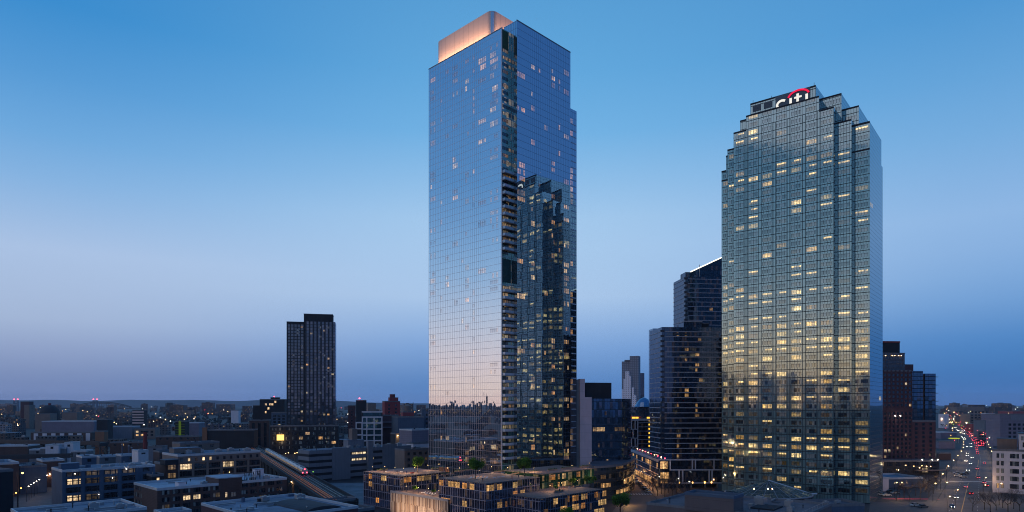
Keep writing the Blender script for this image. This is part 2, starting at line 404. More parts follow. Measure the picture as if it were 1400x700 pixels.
def block(root, fr, lu, lv, z0, z1, wm, rm, parapet=0.9, u0=0, v0=0, cop=True):
    b = MB(); b.box(fr, u0, u0+lu, v0, v0+lv, z0, z1, top=False)
    w = b.build('wall', wm, root)
    t = 0.35; b = MB()
    b.poly([(*fr.xy(u, v), z1-parapet) for u, v in ((u0, v0), (u0+lu, v0), (u0+lu, v0+lv), (u0, v0+lv))])
    b.build('roof', rm, root)
    b = MB()
    for (a0, a1, c0, c1) in ((-.06, lu+.06, -.06, t), (-.06, lu+.06, lv-t, lv+.06), (-.06, t, t, lv-t), (lu-t, lu+.06, t, lv-t)):
        b.box(fr, u0+a0, u0+a1, v0+c0, v0+c1, z1-parapet-.05, z1+.12, bottom=True)
    if cop: b.build('parapet', M['trim'] if rm in (M['roof_pale'], M['roof_blue']) else M['conc'], root)
    return w
def hvac(root, fr, u, v, z, s=1.0, mat='metal'):
    b = MB(); b.box(fr, u, u+2.6*s, v, v+1.8*s, z+.3, z+1.7*s)
    for du in (.1, 2.2): b.box(fr, u+du*s, u+(du+.25)*s, v+.2, v+1.6*s, z, z+.3)
    c_ = fr.xy(u+1.3*s, v+.9*s); b.tube((*c_, z+1.7*s), (*c_, z+2.0*s), .6*s, n=10)
    b.build('roof_unit', M[mat], root)
def bulkhead(root, fr, u0, u1, v0, v1, z, h, wm, rm=None):
    b = MB(); b.box(fr, u0, u1, v0, v1, z, z+h, top=False); o = b.build('bulkhead', wm, root)
    b = MB(); b.box(fr, u0-.15, u1+.15, v0-.15, v1+.15, z+h, z+h+.25, bottom=True); b.build('bulkhead_roof', rm or M['roof_grey'], o)
def skylights(root, fr, lst, z):
    for (u, v, a, b_) in lst:
        b = MB(); b.box(fr, u, u+a, v, v+b_, z, z+.5); b.build('skylight', M['roof_pale'], root)
# ------------------------------------------------------------------ the setting: ground, avenue, side street, far hills
b = MB()
rings = [0, 150, 400, 900, 2000, 5000, 12000, 30000]
for i in range(len(rings)-1):
    for k in range(24):
        a0, a1 = 2*math.pi*k/24, 2*math.pi*(k+1)/24
        p = lambda r, a: (r*math.cos(a), r*math.sin(a), 0.0)
        pts = [p(rings[i], a0), p(rings[i+1], a0), p(rings[i+1], a1), p(rings[i], a1)]
        b.poly(pts[1:] if i == 0 else pts) if i else b.poly([p(0, 0), p(rings[1], a0), p(rings[1], a1)])
struct('ground', b, M['ground'])

AV = [(240, 1252, 1372), (288, 1272, 1364), (415, 1299, 1356), (564, 1317, 1351), (800, 1318, 1343), (1200, 1306, 1326), (1900, 1296, 1307), (3000, 1290, 1296)]
def ribbon(rows, z, f0=0.0, f1=1.0):
    q = MB()
    pts = [(*[at(l+(r-l)*f, Y) for f in (f0, f1)], ) for Y, l, r in rows]
    for (a, c), (a2, c2) in zip(pts, pts[1:]):
        q.poly([(*a, z), (*c, z), (*c2, z), (*a2, z)])
    return q
struct('avenue', ribbon(AV, 0.02), M['asphalt'])
def kerb_band(rows, f0, f1, h=0.14):
    q = MB()
    pts = [(*[at(l+(r-l)*f, Y) for f in (f0, f1)], ) for Y, l, r in rows]
    for (a, c), (a2, c2) in zip(pts, pts[1:]):
        q.poly([(*a, h), (*c, h), (*c2, h), (*a2, h)])
        q.poly([(*a, 0), (*a, h), (*a2, h), (*a2, 0)][::-1]); q.poly([(*c, 0), (*c2, 0), (*c2, h), (*c, h)][::-1])
    return q
struct('pavement', kerb_band(AV[:5], -0.17, -0.01), M['pave'])
struct('pavement', kerb_band(AV[:5], 1.01, 1.12), M['pave'])
def lerp_rows(rows, Y):
    for (a, c) in zip(rows, rows[1:]):
        if a[0] <= Y <= c[0]:
            # straight in plan, not in the picture
            t = (Y-a[0])/(c[0]-a[0]); La, Lc = at(a[1], a[0])[0], at(c[1], c[0])[0]; Ra, Rc = at(a[2], a[0])[0], at(c[2], c[0])[0]
            return La+(Lc-La)*t, Ra+(Rc-Ra)*t
def av(f, Y):
    l, r = lerp_rows(AV, Y); return (l+(r-l)*f, Y)
mk = MB(); my = MB()
for f in (0.28, 0.70):                                   # dashed lane lines
    Y = 290.0
    while Y < 800:
        p, q = av(f, Y), av(f, Y+4); mk.poly([(p[0]-.08, p[1], .026), (p[0]+.08, p[1], .026), (q[0]+.08, q[1], .026), (q[0]-.08, q[1], .026)]); Y += 10
Y = 285.0
while Y < 395:                                           # yellow centre line and median edge
    p, q = av(.46, Y), av(.46, Y+5); my.poly([(p[0]-.22, p[1], .026), (p[0]+.22, p[1], .026), (q[0]+.22, q[1], .026), (q[0]-.22, q[1], .026)]); Y += 5
while 420 < Y+40 < 560:
    p, q = av(.62, Y+40), av(.62, Y+45); my.poly([(p[0]-.2, p[1], .026), (p[0]+.2, p[1], .026), (q[0]+.2, q[1], .026), (q[0]-.2, q[1], .026)]); Y += 5
for i in range(26):                                      # zebra crossing over the avenue
    a = av(i/26+.004, 401)[0]; c2 = av(i/26+.024, 401)[0]
    mk.poly([(a, 399, .026), (c2, 399, .026), (c2, 404, .026), (a, 404, .026)])
for f0 in (.03, .97):
    pass
struct('road_markings', mk, M['paint']); struct('centre_line', my, M['paint_y'])
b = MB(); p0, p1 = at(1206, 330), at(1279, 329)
b.poly([(p0[0], 326, .03), (p1[0], 325, .03), (p1[0]+1, 329, .03), (p0[0], 330.5, .03)]); struct('red_road_strip', b, M['strip_red'])  # plain red strip laid flat on the ground
b = MB(); p = [at(1196, 340), at(1300, 288), at(1300, 246), at(1196, 246)]
b.poly([(a[0], a[1], 0.012) for a in (at(1190, 318), at(1282, 318), at(1262, 262), at(1186, 262))][::-1]); struct('forecourt', b, M['pave'])
b = MB(); b.poly([(*at(1372, 345), .015), (*at(1440, 345), .015), (*at(1440, 285), .015), (*at(1300, 285), .015)][::-1]); struct('plaza', b, M['pave'])
b = MB(); b.poly([(*at(1300, 280), .05), (*at(1460, 280), .05), (*at(1460, 262), .05), (*at(1290, 262), .05)][::-1]); struct('lawn', b, plain('dry_lawn', (0.06, 0.04, 0.03)))
# the side street that runs away between the curved office block and the low shop front
SS = [(255, 842, 905), (330, 862, 897), (400, 853, 872), (480, 847, 858), (620, 842, 849)]
struct('side_street', ribbon(SS, 0.022), roof_mat('worn_asphalt', (0.10, 0.085, 0.075), .3))
struct('pavement', kerb_band(SS[:4], 1.02, 1.42), M['pave']); struct('pavement', kerb_band(SS[:4], -.3, -.02), M['pave'])
mk = MB()
for i in range(9):
    t = i/9; l, r = at(858, 345), at(892, 345); a = l[0]+(r[0]-l[0])*t
    mk.poly([(a, 343, .03), (a+.8, 343, .03), (a+.8, 347, .03), (a, 347, .03)])
struct('road_markings', mk, M['paint'])
b = MB(); b.poly([(*at(x, Y), .018) for x, Y in ((452, 262), (512, 252), (512, 395), (418, 395))]); struct('parking_lot', b, roof_mat('lot_asphalt', (0.13, 0.15, 0.18), .6))
b = MB(); b.poly([(*at(x, Y), .018) for x, Y in ((-40, 262), (72, 262), (96, 420), (60, 420))]); struct('back_street', b, M['asphalt'])
def ridge(name, Y, x0, x1, hts, m):
    q = MB(); n = len(hts)
    for i in range(n-1):
        a, c_ = at(x0+(x1-x0)*i/(n-1), Y), at(x0+(x1-x0)*(i+1)/(n-1), Y)
        q.poly([(*a, -2), (*c_, -2), (*c_, hts[i+1]), (*a, hts[i])])
        q.poly([(*a, hts[i]), (*c_, hts[i+1]), (c_[0]*1.12, Y*1.12, -2), (a[0]*1.12, Y*1.12, -2)])
    return struct(name, q, m)
rr = random.Random(4)
ridge('hills', 13000, -160, 620, [EYE + 13000/F*(5.6+1.0*math.sin(i*.7)*math.sin(i*.23)+.3*rr.random()) * (1 if i < 42 else max(.25, 1-(i-42)/12)) for i in range(56)], M['hill'])
ridge('hills', 11000, 1180, 1560, [EYE + 11000/F*(-2.6+1.2*math.sin(i*.5)+.4*rr.random()) for i in range(40)], M['hill'])

# ------------------------------------------------------------------ main tower
TH = 45.7
O = at(686, 320)
T = Fr(O, TH)                                   # u runs away to the right, v runs away to the left
tw = thing('glass_tower', 'tallest glass tower with a glowing peach screen on its roof and balconies up its corner', 'tower', O)
pal_l = curtain_mat('tower_glass', 1.42, 3.4, 0.76, (0.83, 0.90, 0.96, 1), (0.02, 0.03, 0.045), (0.50, 0.42, 0.43), mw=0.17, mh=0.12, tilt=0.0035, rough=0.012, interior=0.0, mull_metal=0.2)  # mullions carry the pink western light in their colour
pal_r = curtain_mat('tower_glass_shaded', 1.42, 3.4, 0.66, (0.70, 0.84, 0.95, 1), (0.015, 0.03, 0.045), (0.10, 0.11, 0.15), mw=0.12, mh=0.14, tilt=0.0035, rough=0.012, interior=0.0)  # darker copy of the tower glass, shade put into tint and mullions
TW = window_mat('tower_window', 0.66, (0.8, 0.87, 0.95, 1), pane=1.42, frame=(0.40, 0.37, 0.41), tilt=0.0045, warm=(1.0, 0.46, 0.15), cool=(1.0, 0.70, 0.36))
LV = 56.6; SW_, PR, RL = 6.6, 3.9, 41.2
Hm, Hr, Hs = 230.0, 235.0, 209.0
def wallpoly(segs, name, m):
    """segs: list of (p, q, z0, z1) in tower (u, v)"""
    q = MB()
    for (p, r, z0, z1) in segs:
        L = math.hypot(r[0]-p[0], r[1]-p[1]); P, Q = T.xy(*p), T.xy(*r)
        q.poly([(*P, z0), (*Q, z0), (*Q, z1), (*P, z1)], [(0, z0), (L, z0), (L, z1), (0, z1)])
    return q.build(name, m, tw)
DEP = 36
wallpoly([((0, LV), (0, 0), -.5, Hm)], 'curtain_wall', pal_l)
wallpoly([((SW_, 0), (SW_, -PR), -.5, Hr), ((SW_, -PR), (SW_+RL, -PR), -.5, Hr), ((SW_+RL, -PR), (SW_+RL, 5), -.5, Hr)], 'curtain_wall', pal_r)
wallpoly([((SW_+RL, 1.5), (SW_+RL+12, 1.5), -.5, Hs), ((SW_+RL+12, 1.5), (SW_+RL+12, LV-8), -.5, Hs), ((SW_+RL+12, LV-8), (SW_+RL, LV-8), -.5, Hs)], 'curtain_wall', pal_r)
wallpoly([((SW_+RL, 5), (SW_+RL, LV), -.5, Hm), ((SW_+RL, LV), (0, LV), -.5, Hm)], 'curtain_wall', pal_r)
wallpoly([((SW_, 5), (SW_, 0), Hm-1, Hr), ((SW_+RL, 5), (SW_, 5), Hm-1, Hr)], 'curtain_wall', pal_r)
q = MB(); 
q.poly([(*T.xy(u, v), Hm-1.2) for u, v in ((.1, .1), (SW_+RL-.1, .1), (SW_+RL-.1, LV-.1), (.1, LV-.1))])
q.poly([(*T.xy(u, v), Hr-1.2) for u, v in ((SW_, -PR), (SW_+RL, -PR), (SW_+RL, 5), (SW_, 5))])
q.poly([(*T.xy(u, v), Hs-1.2) for u, v in ((SW_+RL, 1.5), (SW_+RL+12, 1.5), (SW_+RL+12, LV-8), (SW_+RL, LV-8))])
q.build('roof', M['roof_grey'], tw)
# recessed corner strip: dark green glass, bands and balconies
strip = curtain_mat('balcony_glass', 1.6, 3.4, 0.28, (0.6, 0.9, 0.85, 1), (0.06, 0.19, 0.13), (0.36, 0.46, 0.48), mw=0.06, mh=0.5, tilt=0.01, interior=0.3)
wallpoly([((0, 0), (SW_, 0), -.5, Hm)], 'curtain_wall', strip)
lc = MB(); fcl = faces(T, -.25, .15, -.25, .15)
lc.box(T, -.22, .12, -.22, .12, 12, Hm+.2); lc.build('corner_post', plain('corner_post', (0.55, 0.53, 0.58), .5), tw)
fstrip = Face(T.xy(0, 0), T.u, (-T.v[0], -T.v[1]), SW_)
fleft = Face(T.xy(0, LV), (-T.v[0], -T.v[1]), (-T.u[0], -T.u[1]), LV)
fright = Face(T.xy(SW_, -PR), T.u, (-T.v[0], -T.v[1]), RL)
fback = Face(T.xy(SW_+RL, 1.5), T.u, (-T.v[0], -T.v[1]), 12)
slab = plain('balcony_slab', (0.34, 0.36, 0.40)); 
m, gg, out = newmat('balcony_rail_glass'); gg.put(out.inputs[0], bsdf(gg, (0.42, 0.50, 0.60, 1), 0.12, 0.0, 0.9)); RAIL = m
FH = 3.4
zt = zat(236, 322); zm0, zm1 = zat(386, 322), zat(354, 322)
z = 20.4; k = 0
plantm = plain('balcony_plants', (0.05, 0.10, 0.03))
while z < zt:
    if not (zm0-2 < z < zm1+1):
        q = MB(); q.box(T, .25, SW_-.02, -1.95, -.02, z-.28, z, bottom=True); o = q.build('balcony', slab, tw)
        q = MB()
        q.box(T, .25, .31, -1.95, -.02, z+.05, z+1.1); q.box(T, .31, SW_-.02, -1.95, -1.89, z+.05, z+1.1)
        q.build('railing', RAIL, o)
        if z < 95 and k % 2 == 0 or random.random() < .12:
            q = MB()
            for i in range(70):
                u, v, h = random.uniform(.5, SW_-.6), random.uniform(-1.7, -1.0), random.uniform(.1, 1.3)
                s_ = random.uniform(.1, .28); c_ = T.xy(u, v); a = random.random()*6.3
                q.poly([(c_[0]+s_*math.cos(a), c_[1]+s_*math.sin(a), z+h), (c_[0]-s_*math.sin(a), c_[1]+s_*math.cos(a), z+h+s_), (c_[0]-s_*math.cos(a), c_[1]-s_*math.sin(a), z+h)])
            q.build('plants', plantm, o)
    z += FH; k += 1
# louvred plant floor
q = MB(); q.panel(fstrip, .3, SW_-.3, zm0, zm1, .04, True)
q.build('louvre_panel', wall_mat('louvre_green', (0.025, 0.075, 0.07), .2, lines=(0, .5), streak=False), tw)
q = MB(); q.panel(fstrip, .2, SW_-2, Hm-11, Hm-.5, .04, True); q.build('louvre_panel', M['green'], tw)
wq = []
z = 17.0; k = 0
while z < Hm-12:                                        # the corner strip is lit on many floors
    if not (zm0-3.4 < z < zm1):
        p = .55 if z > 120 else .45
        wq.append((fstrip, .5, SW_-2.2, z+1.3, z+2.9, litval(p, .12, .6)))
        if random.random() < .35: wq.append((fstrip, SW_-2.0, SW_-.3, z+1.3, z+2.9, litval(.8, .12, .45)))
    z += FH; k += 1
stripq = wq
rw = random.Random(5)
# lit rooms: columns of rooms repeat up the facade
cols = [(0.8, 4, .34), (6.2, 3, .0), (10.2, 1.4, .16), (14.6, 2.8, .14), (20.3, 4.2, .2), (27.2, 1.42, .06), (30.2, 2.9, .17), (36.0, 1.42, .2), (39.8, 5.6, .16), (48.2, 5.7, .34)]
lq = []
def pane_row(fc, a, w, z, v):                          # one lit room: its panes side by side, a curtain drawn over some
    wm_ = rw.random(); lo_ = z+rw.choice([.5, .9, 1.1])
    for i in range(round(w/1.42)):
        if rw.random() < .85: lq.append((fc, a+i*1.42+.15, a+(i+1)*1.42-.02, lo_, z+3.0, (v*rw.uniform(.45, 1.25), wm_, rw.random()+.001)))
for kf in range(2, 66):
    z = 10.2+FH*kf
    if z > Hm-6: continue
    for (a, w, pr) in cols:
        pr2 = pr*(1.7 if z > 185 else .85 if z > 60 else .5)
        if z < 30: pr2 = .3 if a > 10 else .1
        if rw.random() < pr2:
            a_ = round(a/1.42)*1.42; w_ = max(1, round(w/1.42))*1.42
            pane_row(fleft, a_, w_, z, rw.choice([.16, .22, .32, .48, .9])*(1.3 if z < 70 else 1))
rcols = [(.3, 5.6, .16), (9.9, 2.8, .26), (15.6, 1.42, .14), (19.9, 2.8, .16), (25.6, 2.8, .3), (31.2, 1.42, .16), (35.5, 4.2, .26)]
for kf in range(2, 66):
    z = 10.2+FH*kf
    if z > Hr-10: continue
    for (a, w, pr) in rcols:
        if rw.random() < pr*(.7 if z > 150 else 1.0):
            a_ = round(a/1.42)*1.42; w_ = max(1, round(w/1.42))*1.42
            pane_row(fright, a_, w_, z, rw.uniform(.25, 1.0)*(1.0 if z > 150 else 1.25))
    if z < Hs-6:
        if rw.random() < .34: lq.append((fback, 5.7+.09, 8.5, z+.42, z+3.0, (rw.uniform(.2, .8), rw.random(), rw.random()+.001)))
hero_windows(tw, lq, TW, 84, out=0.03)
hero_windows(tw, stripq, M['win'], 16, 'balcony_window', out=0.06)
q = MB(); z = 20.4
while z < Hs-8:
    q.bar(fback, 7.4, 11.6, z-.1, z+.5, .06); z += FH
q.build('balcony_stack', plain('dim_slab', (.55, .6, .7)), tw)
# parapet copings
q = MB(); q.box(T, -.1, .3, -.1, LV+.1, Hm-.1, Hm+.35); q.build('coping', M['pier'], tw)
q = MB(); q.box(T, SW_-.1, SW_+RL+.1, -PR-.1, -PR+.3, Hr-.1, Hr+.3); q.build('coping', M['pier'], tw)
# roof screen: pale metal panels lit from the roof gutter below
crown = MB(); cu, cv, cl, cw, ch = 4.0, 11.0, 44.3, 30.0, 245.5
pts = []
rad = 3.2
def arc(c, a0, a1, n=5): return [(c[0]+rad*math.cos(R(a0+(a1-a0)*i/n)), c[1]+rad*math.sin(R(a0+(a1-a0)*i/n))) for i in range(n+1)]
loc = arc((cu+rad, cv+rad), 270, 180) + arc((cu+rad, cv+cl-rad), 180, 90) + arc((cu+cw-rad, cv+cl-rad), 90, 0) + arc((cu+cw-rad, cv+rad), 0, -90)
loc = loc[::-1]
crown.prism([T.xy(*p) for p in loc], Hm-1.2, ch)
SCREEN = wall_mat('roof_screen', (0.62, 0.52, 0.47), .08, .45, lines=(3.7, 0), streak=False, joint=.16)
crown.build('roof_screen', SCREEN, tw)
q = MB(); rad = 3.28; ap_ = arc((cu+3.2, cv+3.2), 240, 212, 4)[::-1]
for a, c_ in zip(ap_, ap_[1:]):
    A_, C_ = T.xy(*a), T.xy(*c_); q.poly([(*C_, Hm-1), (*A_, Hm-1), (*A_, ch-.4), (*C_, ch-.4)])
q.build('corner_glass', curtain_mat('screen_corner_glass', 2, 4, .5, (.8, .9, 1, 1), (.3, .36, .5), (.3, .3, .4), tilt=.002), tw)
def area_light(name, loc, target, sx, sy, power, col, parent=None):
    l = bpy.data.lights.new(name, 'AREA'); l.shape = 'RECTANGLE'; l.size = sx; l.size_y = sy; l.energy = power; l.color = col
    o = bpy.data.objects.new(name, l); COL.objects.link(o); o.location = loc
    o.rotation_euler = (Vector(target)-Vector(loc)).to_track_quat('-Z', 'Y').to_euler(); return o
def gutter_light(uv0, uv1, off, power):
    a, c_ = Vector((*T.xy(*uv0), 0)), Vector((*T.xy(*uv1), 0)); mid = (a+c_)/2; d = (c_-a).normalized()
    l = bpy.data.lights.new('roof_uplight', 'AREA'); l.shape = 'RECTANGLE'; l.size = (c_-a).length; l.size_y = .8; l.energy = power; l.color = (1.0, 0.51, 0.28)
    o = bpy.data.objects.new('roof_uplight', l); COL.objects.link(o)
    n = Vector((*off, 0)); p = mid+n*3.1; p.z = Hm-.7; o.location = p
    aim = Vector((0, 0, 1))*.95 - n*.32; z_ = -aim.normalized(); x_ = d; y_ = z_.cross(x_).normalized()
    from mathutils import Matrix
    o.rotation_euler = Matrix((x_, y_, z_)).transposed().to_euler()
    q2 = MB(); 
    return o
gutter_light((cu, cv+2), (cu, cv+cl-1), (-T.u[0], -T.u[1]), 8600)
gutter_light((cu+2, cv), (cu+cw-2, cv), (-T.v[0], -T.v[1]), 8000)

# ------------------------------------------------------------------ stepped bank tower with the lit sign
OC = (152.5, 312.0)
angC = math.degrees(math.atan2(-.63, .777))
# u runs left along the front, v runs back; handled with a mirrored frame: u axis to the right = -left
Cf = Fr(OC, angC)                                # Cf.u = right-near along the front, Cf.v = back-right
ct = thing('office_tower', 'stepped blue-green office tower with a lit red and white sign on top', 'tower', OC)
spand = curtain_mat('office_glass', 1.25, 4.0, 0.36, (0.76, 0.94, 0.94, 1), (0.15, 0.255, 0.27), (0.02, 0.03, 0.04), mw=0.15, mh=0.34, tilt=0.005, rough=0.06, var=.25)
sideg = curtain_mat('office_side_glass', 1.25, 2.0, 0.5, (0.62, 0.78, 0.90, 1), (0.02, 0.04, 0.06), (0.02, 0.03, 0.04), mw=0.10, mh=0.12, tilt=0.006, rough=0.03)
CW = window_mat('office_window', 0.28, (0.78, 0.95, 0.98, 1), (0.010, 0.016, 0.02), power=1.35, pane=1.25, frame=(0.025, 0.035, 0.045), tilt=0.008, warm=(1.0, 0.58, 0.16), cool=(1.0, 0.74, 0.32), blinds=0.36)
tiers = [('a', -41.5, -6.5, 0, 51, 195), ('b', -48, -41.5, 0, 51, 188), ('b', -6.5, 0, 0, 51, 188), ('c', -47.6, 1.5, 8.4, 43, 197), ('d', -53.2, 6.55, 5.1, 46, 182),
         ('e', -53.0, 8.0, 13.5, 38, 191), ('f', -55.7, 13.45, 9.7, 38, 180.7), ('g', -58.2, 13.43, 9.74, 41.5, 168), ('g', -58.2, -55.7, 9.72, 38, 173), ('h', -40, -8.5, 2, 49, 201.5)]
cq = []; rc = random.Random(21)
def rowlit(z):
    t = (z-0)/4.0
    return rc.random()
litrow = {}
zbase = {'a': -.5, 'b': -.5, 'c': 170, 'd': -.5, 'e': 172, 'f': -.5, 'g': -.5, 'h': 190}
for ti, (nm, u0, u1, v0, v1, zt_) in enumerate(tiers):
    z0 = zbase[nm]
    fs = faces(Cf, u0, u1, v0, v1)
    q = MB()
    for key in 'fb': q.panel(fs[key], 0, fs[key].L, z0, zt_)
    q.build('curtain_wall', spand, ct)
    q = MB()
    for key in 'lr': q.panel(fs[key], 0, fs[key].L, z0, zt_)
    q.build('curtain_wall', sideg, ct)
    q = MB(); q.poly([(*Cf.xy(u, v), zt_-.02*ti) for u, v in ((u0, v0), (u1, v0), (u1, v1), (u0, v1))]); q.build('roof', M['roof_grey'], ct)
    q = MB(); q.bar(fs['f'], -.05, fs['f'].L+.05, zt_-.5, zt_+.3, .12); q.build('coping', M['dark'], ct)
FC = {}
def citi_front(u0, u1, v, z0, z1, bays, pier, p_lit=.16):
    fc = faces(Cf, u0, u1, v, v+1)['f']
    st = fc.L/bays
    k0 = math.ceil((z0)/4.0)
    for kf in range(k0, int((z1-2.2)/4.0)+1):
        z = kf*4.0+1.1
        key = kf
        if key not in litrow: litrow[key] = rc.choices([.02, .10, .22, .4, .8], [2.5, 4, 4, 3, 1.6])[0]
        for i in range(bays):
            a = st*i+pier/2
            p = litrow[key]*.95+(.10 if z < 60 else .05)
            if 56 < z < 104: p = p*.6+.48
            lit = rc.random() < p
            wv = (rc.choice([.3, .5, .9, 1.5]) if lit else (.05 if rc.random() < .3 else 0), rc.random(), rc.random()+.001)
            # a row of strip lights shows only over part of the window
            if lit and rc.random() < .5:                       # a run of ceiling lights along the top of a dim room
                cq.append((fc, a, a+st-pier, z, z+1.2, (wv[0]*.12, wv[1], wv[2]))); cq.append((fc, a+rc.choice([0, 0, 1.25]), a+st-pier, z+1.2, z+1.95, (1.7, .35, wv[2])))
            else: cq.append((fc, a, a+st-pier, z, z+1.95, wv))
citi_front(-41.5, -6.5, 0, 2, 195, 5, 2.4)
citi_front(-48, -41.5, 0, 2, 188, 1, 2.2); citi_front(-6.5, 0, 0, 2, 188, 1, 1.3)
citi_front(-53.2, -48, 5.1, 2, 182, 1, 1.6); citi_front(0, 6.55, 5.1, 2, 182, 1, 1.4)
citi_front(-58.2, -53.2, 9.72, 2, 172, 1, 1.7); citi_front(6.55, 13.43, 9.7, 2, 180, 1, 1.4)
citi_front(-6.5, 1.5, 8.4, 188, 197, 1, 1.4); citi_front(1.5, 8, 13.5, 182, 190, 1, 1.4); citi_front(-53, -48, 13.5, 182, 190, 1, 1.4)
# the flank facing the glass tower (seen in its mirror) and the flank along the avenue
for (u, sgn, v0_, v1_, zt_) in ((-58.2, 'l', 9.74, 41.5, 168), (-48, 'l', 0, 5, 188), (-53.2, 'l', 5.1, 9.7, 182), (13.45, 'r', 9.7, 38, 180)):
    fc = faces(Cf, u, u+.001, v0_, v1_)['l'] if sgn == 'l' else faces(Cf, u-.001, u, v0_, v1_)['r']
    nb = max(1, round(fc.L/6.3)); st = fc.L/nb
    for kf in range(3, int(zt_/4)):
        for i in range(nb):
            if rc.random() < (.12 if sgn == 'l' else .012):
                cq.append((fc, st*i+.9, st*(i+1)-.9, kf*4+1.1, kf*4+3.0, (rc.uniform(.5, 1.4), rc.random(), rc.random()+.001)))
hero_windows(ct, cq, CW, 96, out=0.05)
# corner pilaster grid: slim raised piers between the bays
q = MB(); fm = faces(Cf, -48, 0, 0, 1)['f']
for a in (6.5, 13.5, 20.5, 27.5, 34.5, 41.5):
    q.bar(fm, a-.75, a-.62, 0, 188, .18); q.bar(fm, a+.62, a+.75, 0, 188, .18)
q.build('pier', plain('pier_blue', (.06, .09, .11)), ct)
# the sign: white letters under a red arc on the top storey
fs_ = faces(Cf, -40, -8.5, 2, 49)['f']
q = MB(); q.bar(fs_, 12.6, 29.0, 195.3, 201.6, .35); sg = q.build('sign_board', plain('sign_board', (.12, .155, .19)), ct)
SGN = glow('sign_white', (1.0, 0.96, 0.88), .95); SGR = glow('sign_red', (1.0, 0.02, 0.09), 0.9)
def stroke(mb, pts, w, out=0.62, dx_=2.6):
    """a flat-fronted stroke through (a, z) points on the sign face"""
    P = [Vector((p[0]+dx_, p[1])) for p in pts]; L_, R_ = [], []
    for i, p in enumerate(P):
        d = (P[min(i+1, len(P)-1)]-P[max(i-1, 0)]).normalized(); n_ = Vector((-d.y, d.x))*w/2
        L_.append(p+n_); R_.append(p-n_)
    for i in range(len(P)-1):
        f_ = [fs_.pt(x.x, x.y, out) for x in (L_[i], R_[i], R_[i+1], L_[i+1])]; bk = [fs_.pt(x.x, x.y, .36) for x in (L_[i], R_[i], R_[i+1], L_[i+1])]
        mb.poly(f_); mb.poly([f_[0], f_[3], bk[3], bk[0]], mi=1); mb.poly([f_[1], bk[1], bk[2], f_[2]], mi=1)
        if i == 0: mb.poly([f_[0], bk[0], bk[1], f_[1]], mi=1)
        if i == len(P)-2: mb.poly([f_[3], f_[2], bk[2], bk[3]], mi=1)
zs, hx = 194.7, 3.9
q = MB(); stroke(q, [(13.2+2.3*math.cos(R(a)), zs+hx/2+1.95*math.sin(R(a))) for a in range(48, 313, 22)], 1.15); q.build('letter', [SGN, M['dark']], sg)      # c
q = MB(); stroke(q, [(17.4, zs-.05), (17.4, zs+hx)], 1.2); q.build('letter', [SGN, M['dark']], sg)                                                        # i
q = MB(); stroke(q, [(20.7, zs+5.2), (20.7, zs+1.2), (21.1, zs+.4), (22.4, zs+.2)], 1.2); stroke(q, [(19.1, zs+3.4), (22.6, zs+3.4)], .95, .66); q.build('letter', [SGN, M['dark']], sg)  # t
q = MB(); stroke(q, [(24.9, zs-.05), (24.9, zs+hx)], 1.2); q.build('letter', [SGN, M['dark']], sg)                                                        # i
q = MB(); stroke(q, [(21.1+4.9*math.cos(R(a)), zs+3.55+3.2*math.sin(R(a))) for a in range(168, 11, -12)], .95, .7); q.build('arc', [SGR, M['dark']], sg)
for a in (1.2, 6.8):
    q = MB(); q.bar(fs_, a, a+4.2 if a < 20 else a+2.8, 197, 200.3, .12); q.build('louvre', plain('louvre_grey', (.09, .115, .14)), ct)
for (u, v) in ((-39, 3), (-30, 4), (-9.5, 3)):
    q = MB(); c_ = Cf.xy(u, v); q.tube((*c_, 201.5), (*c_, 203.6), .12); q.build('mast', M['metal'], ct)

# ------------------------------------------------------------------ skyline across the river: it stands behind the camera and shows mirrored in the facades
def mirror(px, Yv, Fp, n):
    V = Vector(at(px, Yv)); P = Vector(Fp); N_ = Vector(n); d = (V-P).dot(N_); return V-2*d*N_
nl = (-T.u[0], -T.u[1])
SKY = plain('skyline_stone', (0.10, 0.085, 0.10)); SKYG = curtain_mat('skyline_glass', 3, 4, .25, (.7, .75, .85, 1), (.05, .05, .07), (.05, .05, .06), interior=.5)
sl = [(588, 552, 11, 'w'), (594, 555, 8, 'b'), (600, 553, 6, 'd'), (607, 556, 8, 'b'), (613, 552, 5, 'd'), (619.5, 548.5, 6, 'b'), (627, 556, 7, 'b'), (632.5, 551.5, 4, 'd'), (639, 557, 6, 'b'), (646, 547, 3.4, 's'), (651.5, 554, 5, 'b'), (657, 549.5, 6, 'b'), (664.5, 538.5, 2.8, 'b'), (669.5, 551, 5, 'b'), (675.5, 549.5, 4.5, 'd'), (681, 555, 6, 'b'), (580, 556, 8, 'b'), (572, 552, 7, 'b')]
words = {'w': 'broad stepped', 'b': 'flat-topped', 'd': 'tapered', 's': 'spired'}
for i, (px, py, wd, kd) in enumerate(sl):
    Yv = 3000+(i % 3)*160; p = mirror(px, Yv, O, nl); h = zat(py, Yv); w = wd/F*Yv
    t = thing('skyscraper', f'{words[kd]} dark skyscraper mirrored low in the left glass facade', 'skyscraper', p, 0, 'skyline mirrored in the glass tower')
    f2 = Fr((p.x-w/2, p.y-w/2), 0); q = MB()
    if kd == 'b': q.box(f2, 0, w, 0, w, 0, h); 
    elif kd == 'w': q.box(f2, 0, w, 0, w, 0, h*.8); q.box(f2, w*.2, w*.8, w*.2, w*.8, h*.8, h)
    else:
        q.box(f2, 0, w, 0, w, 0, h*.82); q.box(f2, w*.18, w*.82, w*.18, w*.82, h*.82, h*.93); q.tube((p.x, p.y, h*.93), (p.x, p.y, h), w*.28, w*.03, 8)
    q.build('wall', SKYG if i % 2 else SKY, t)
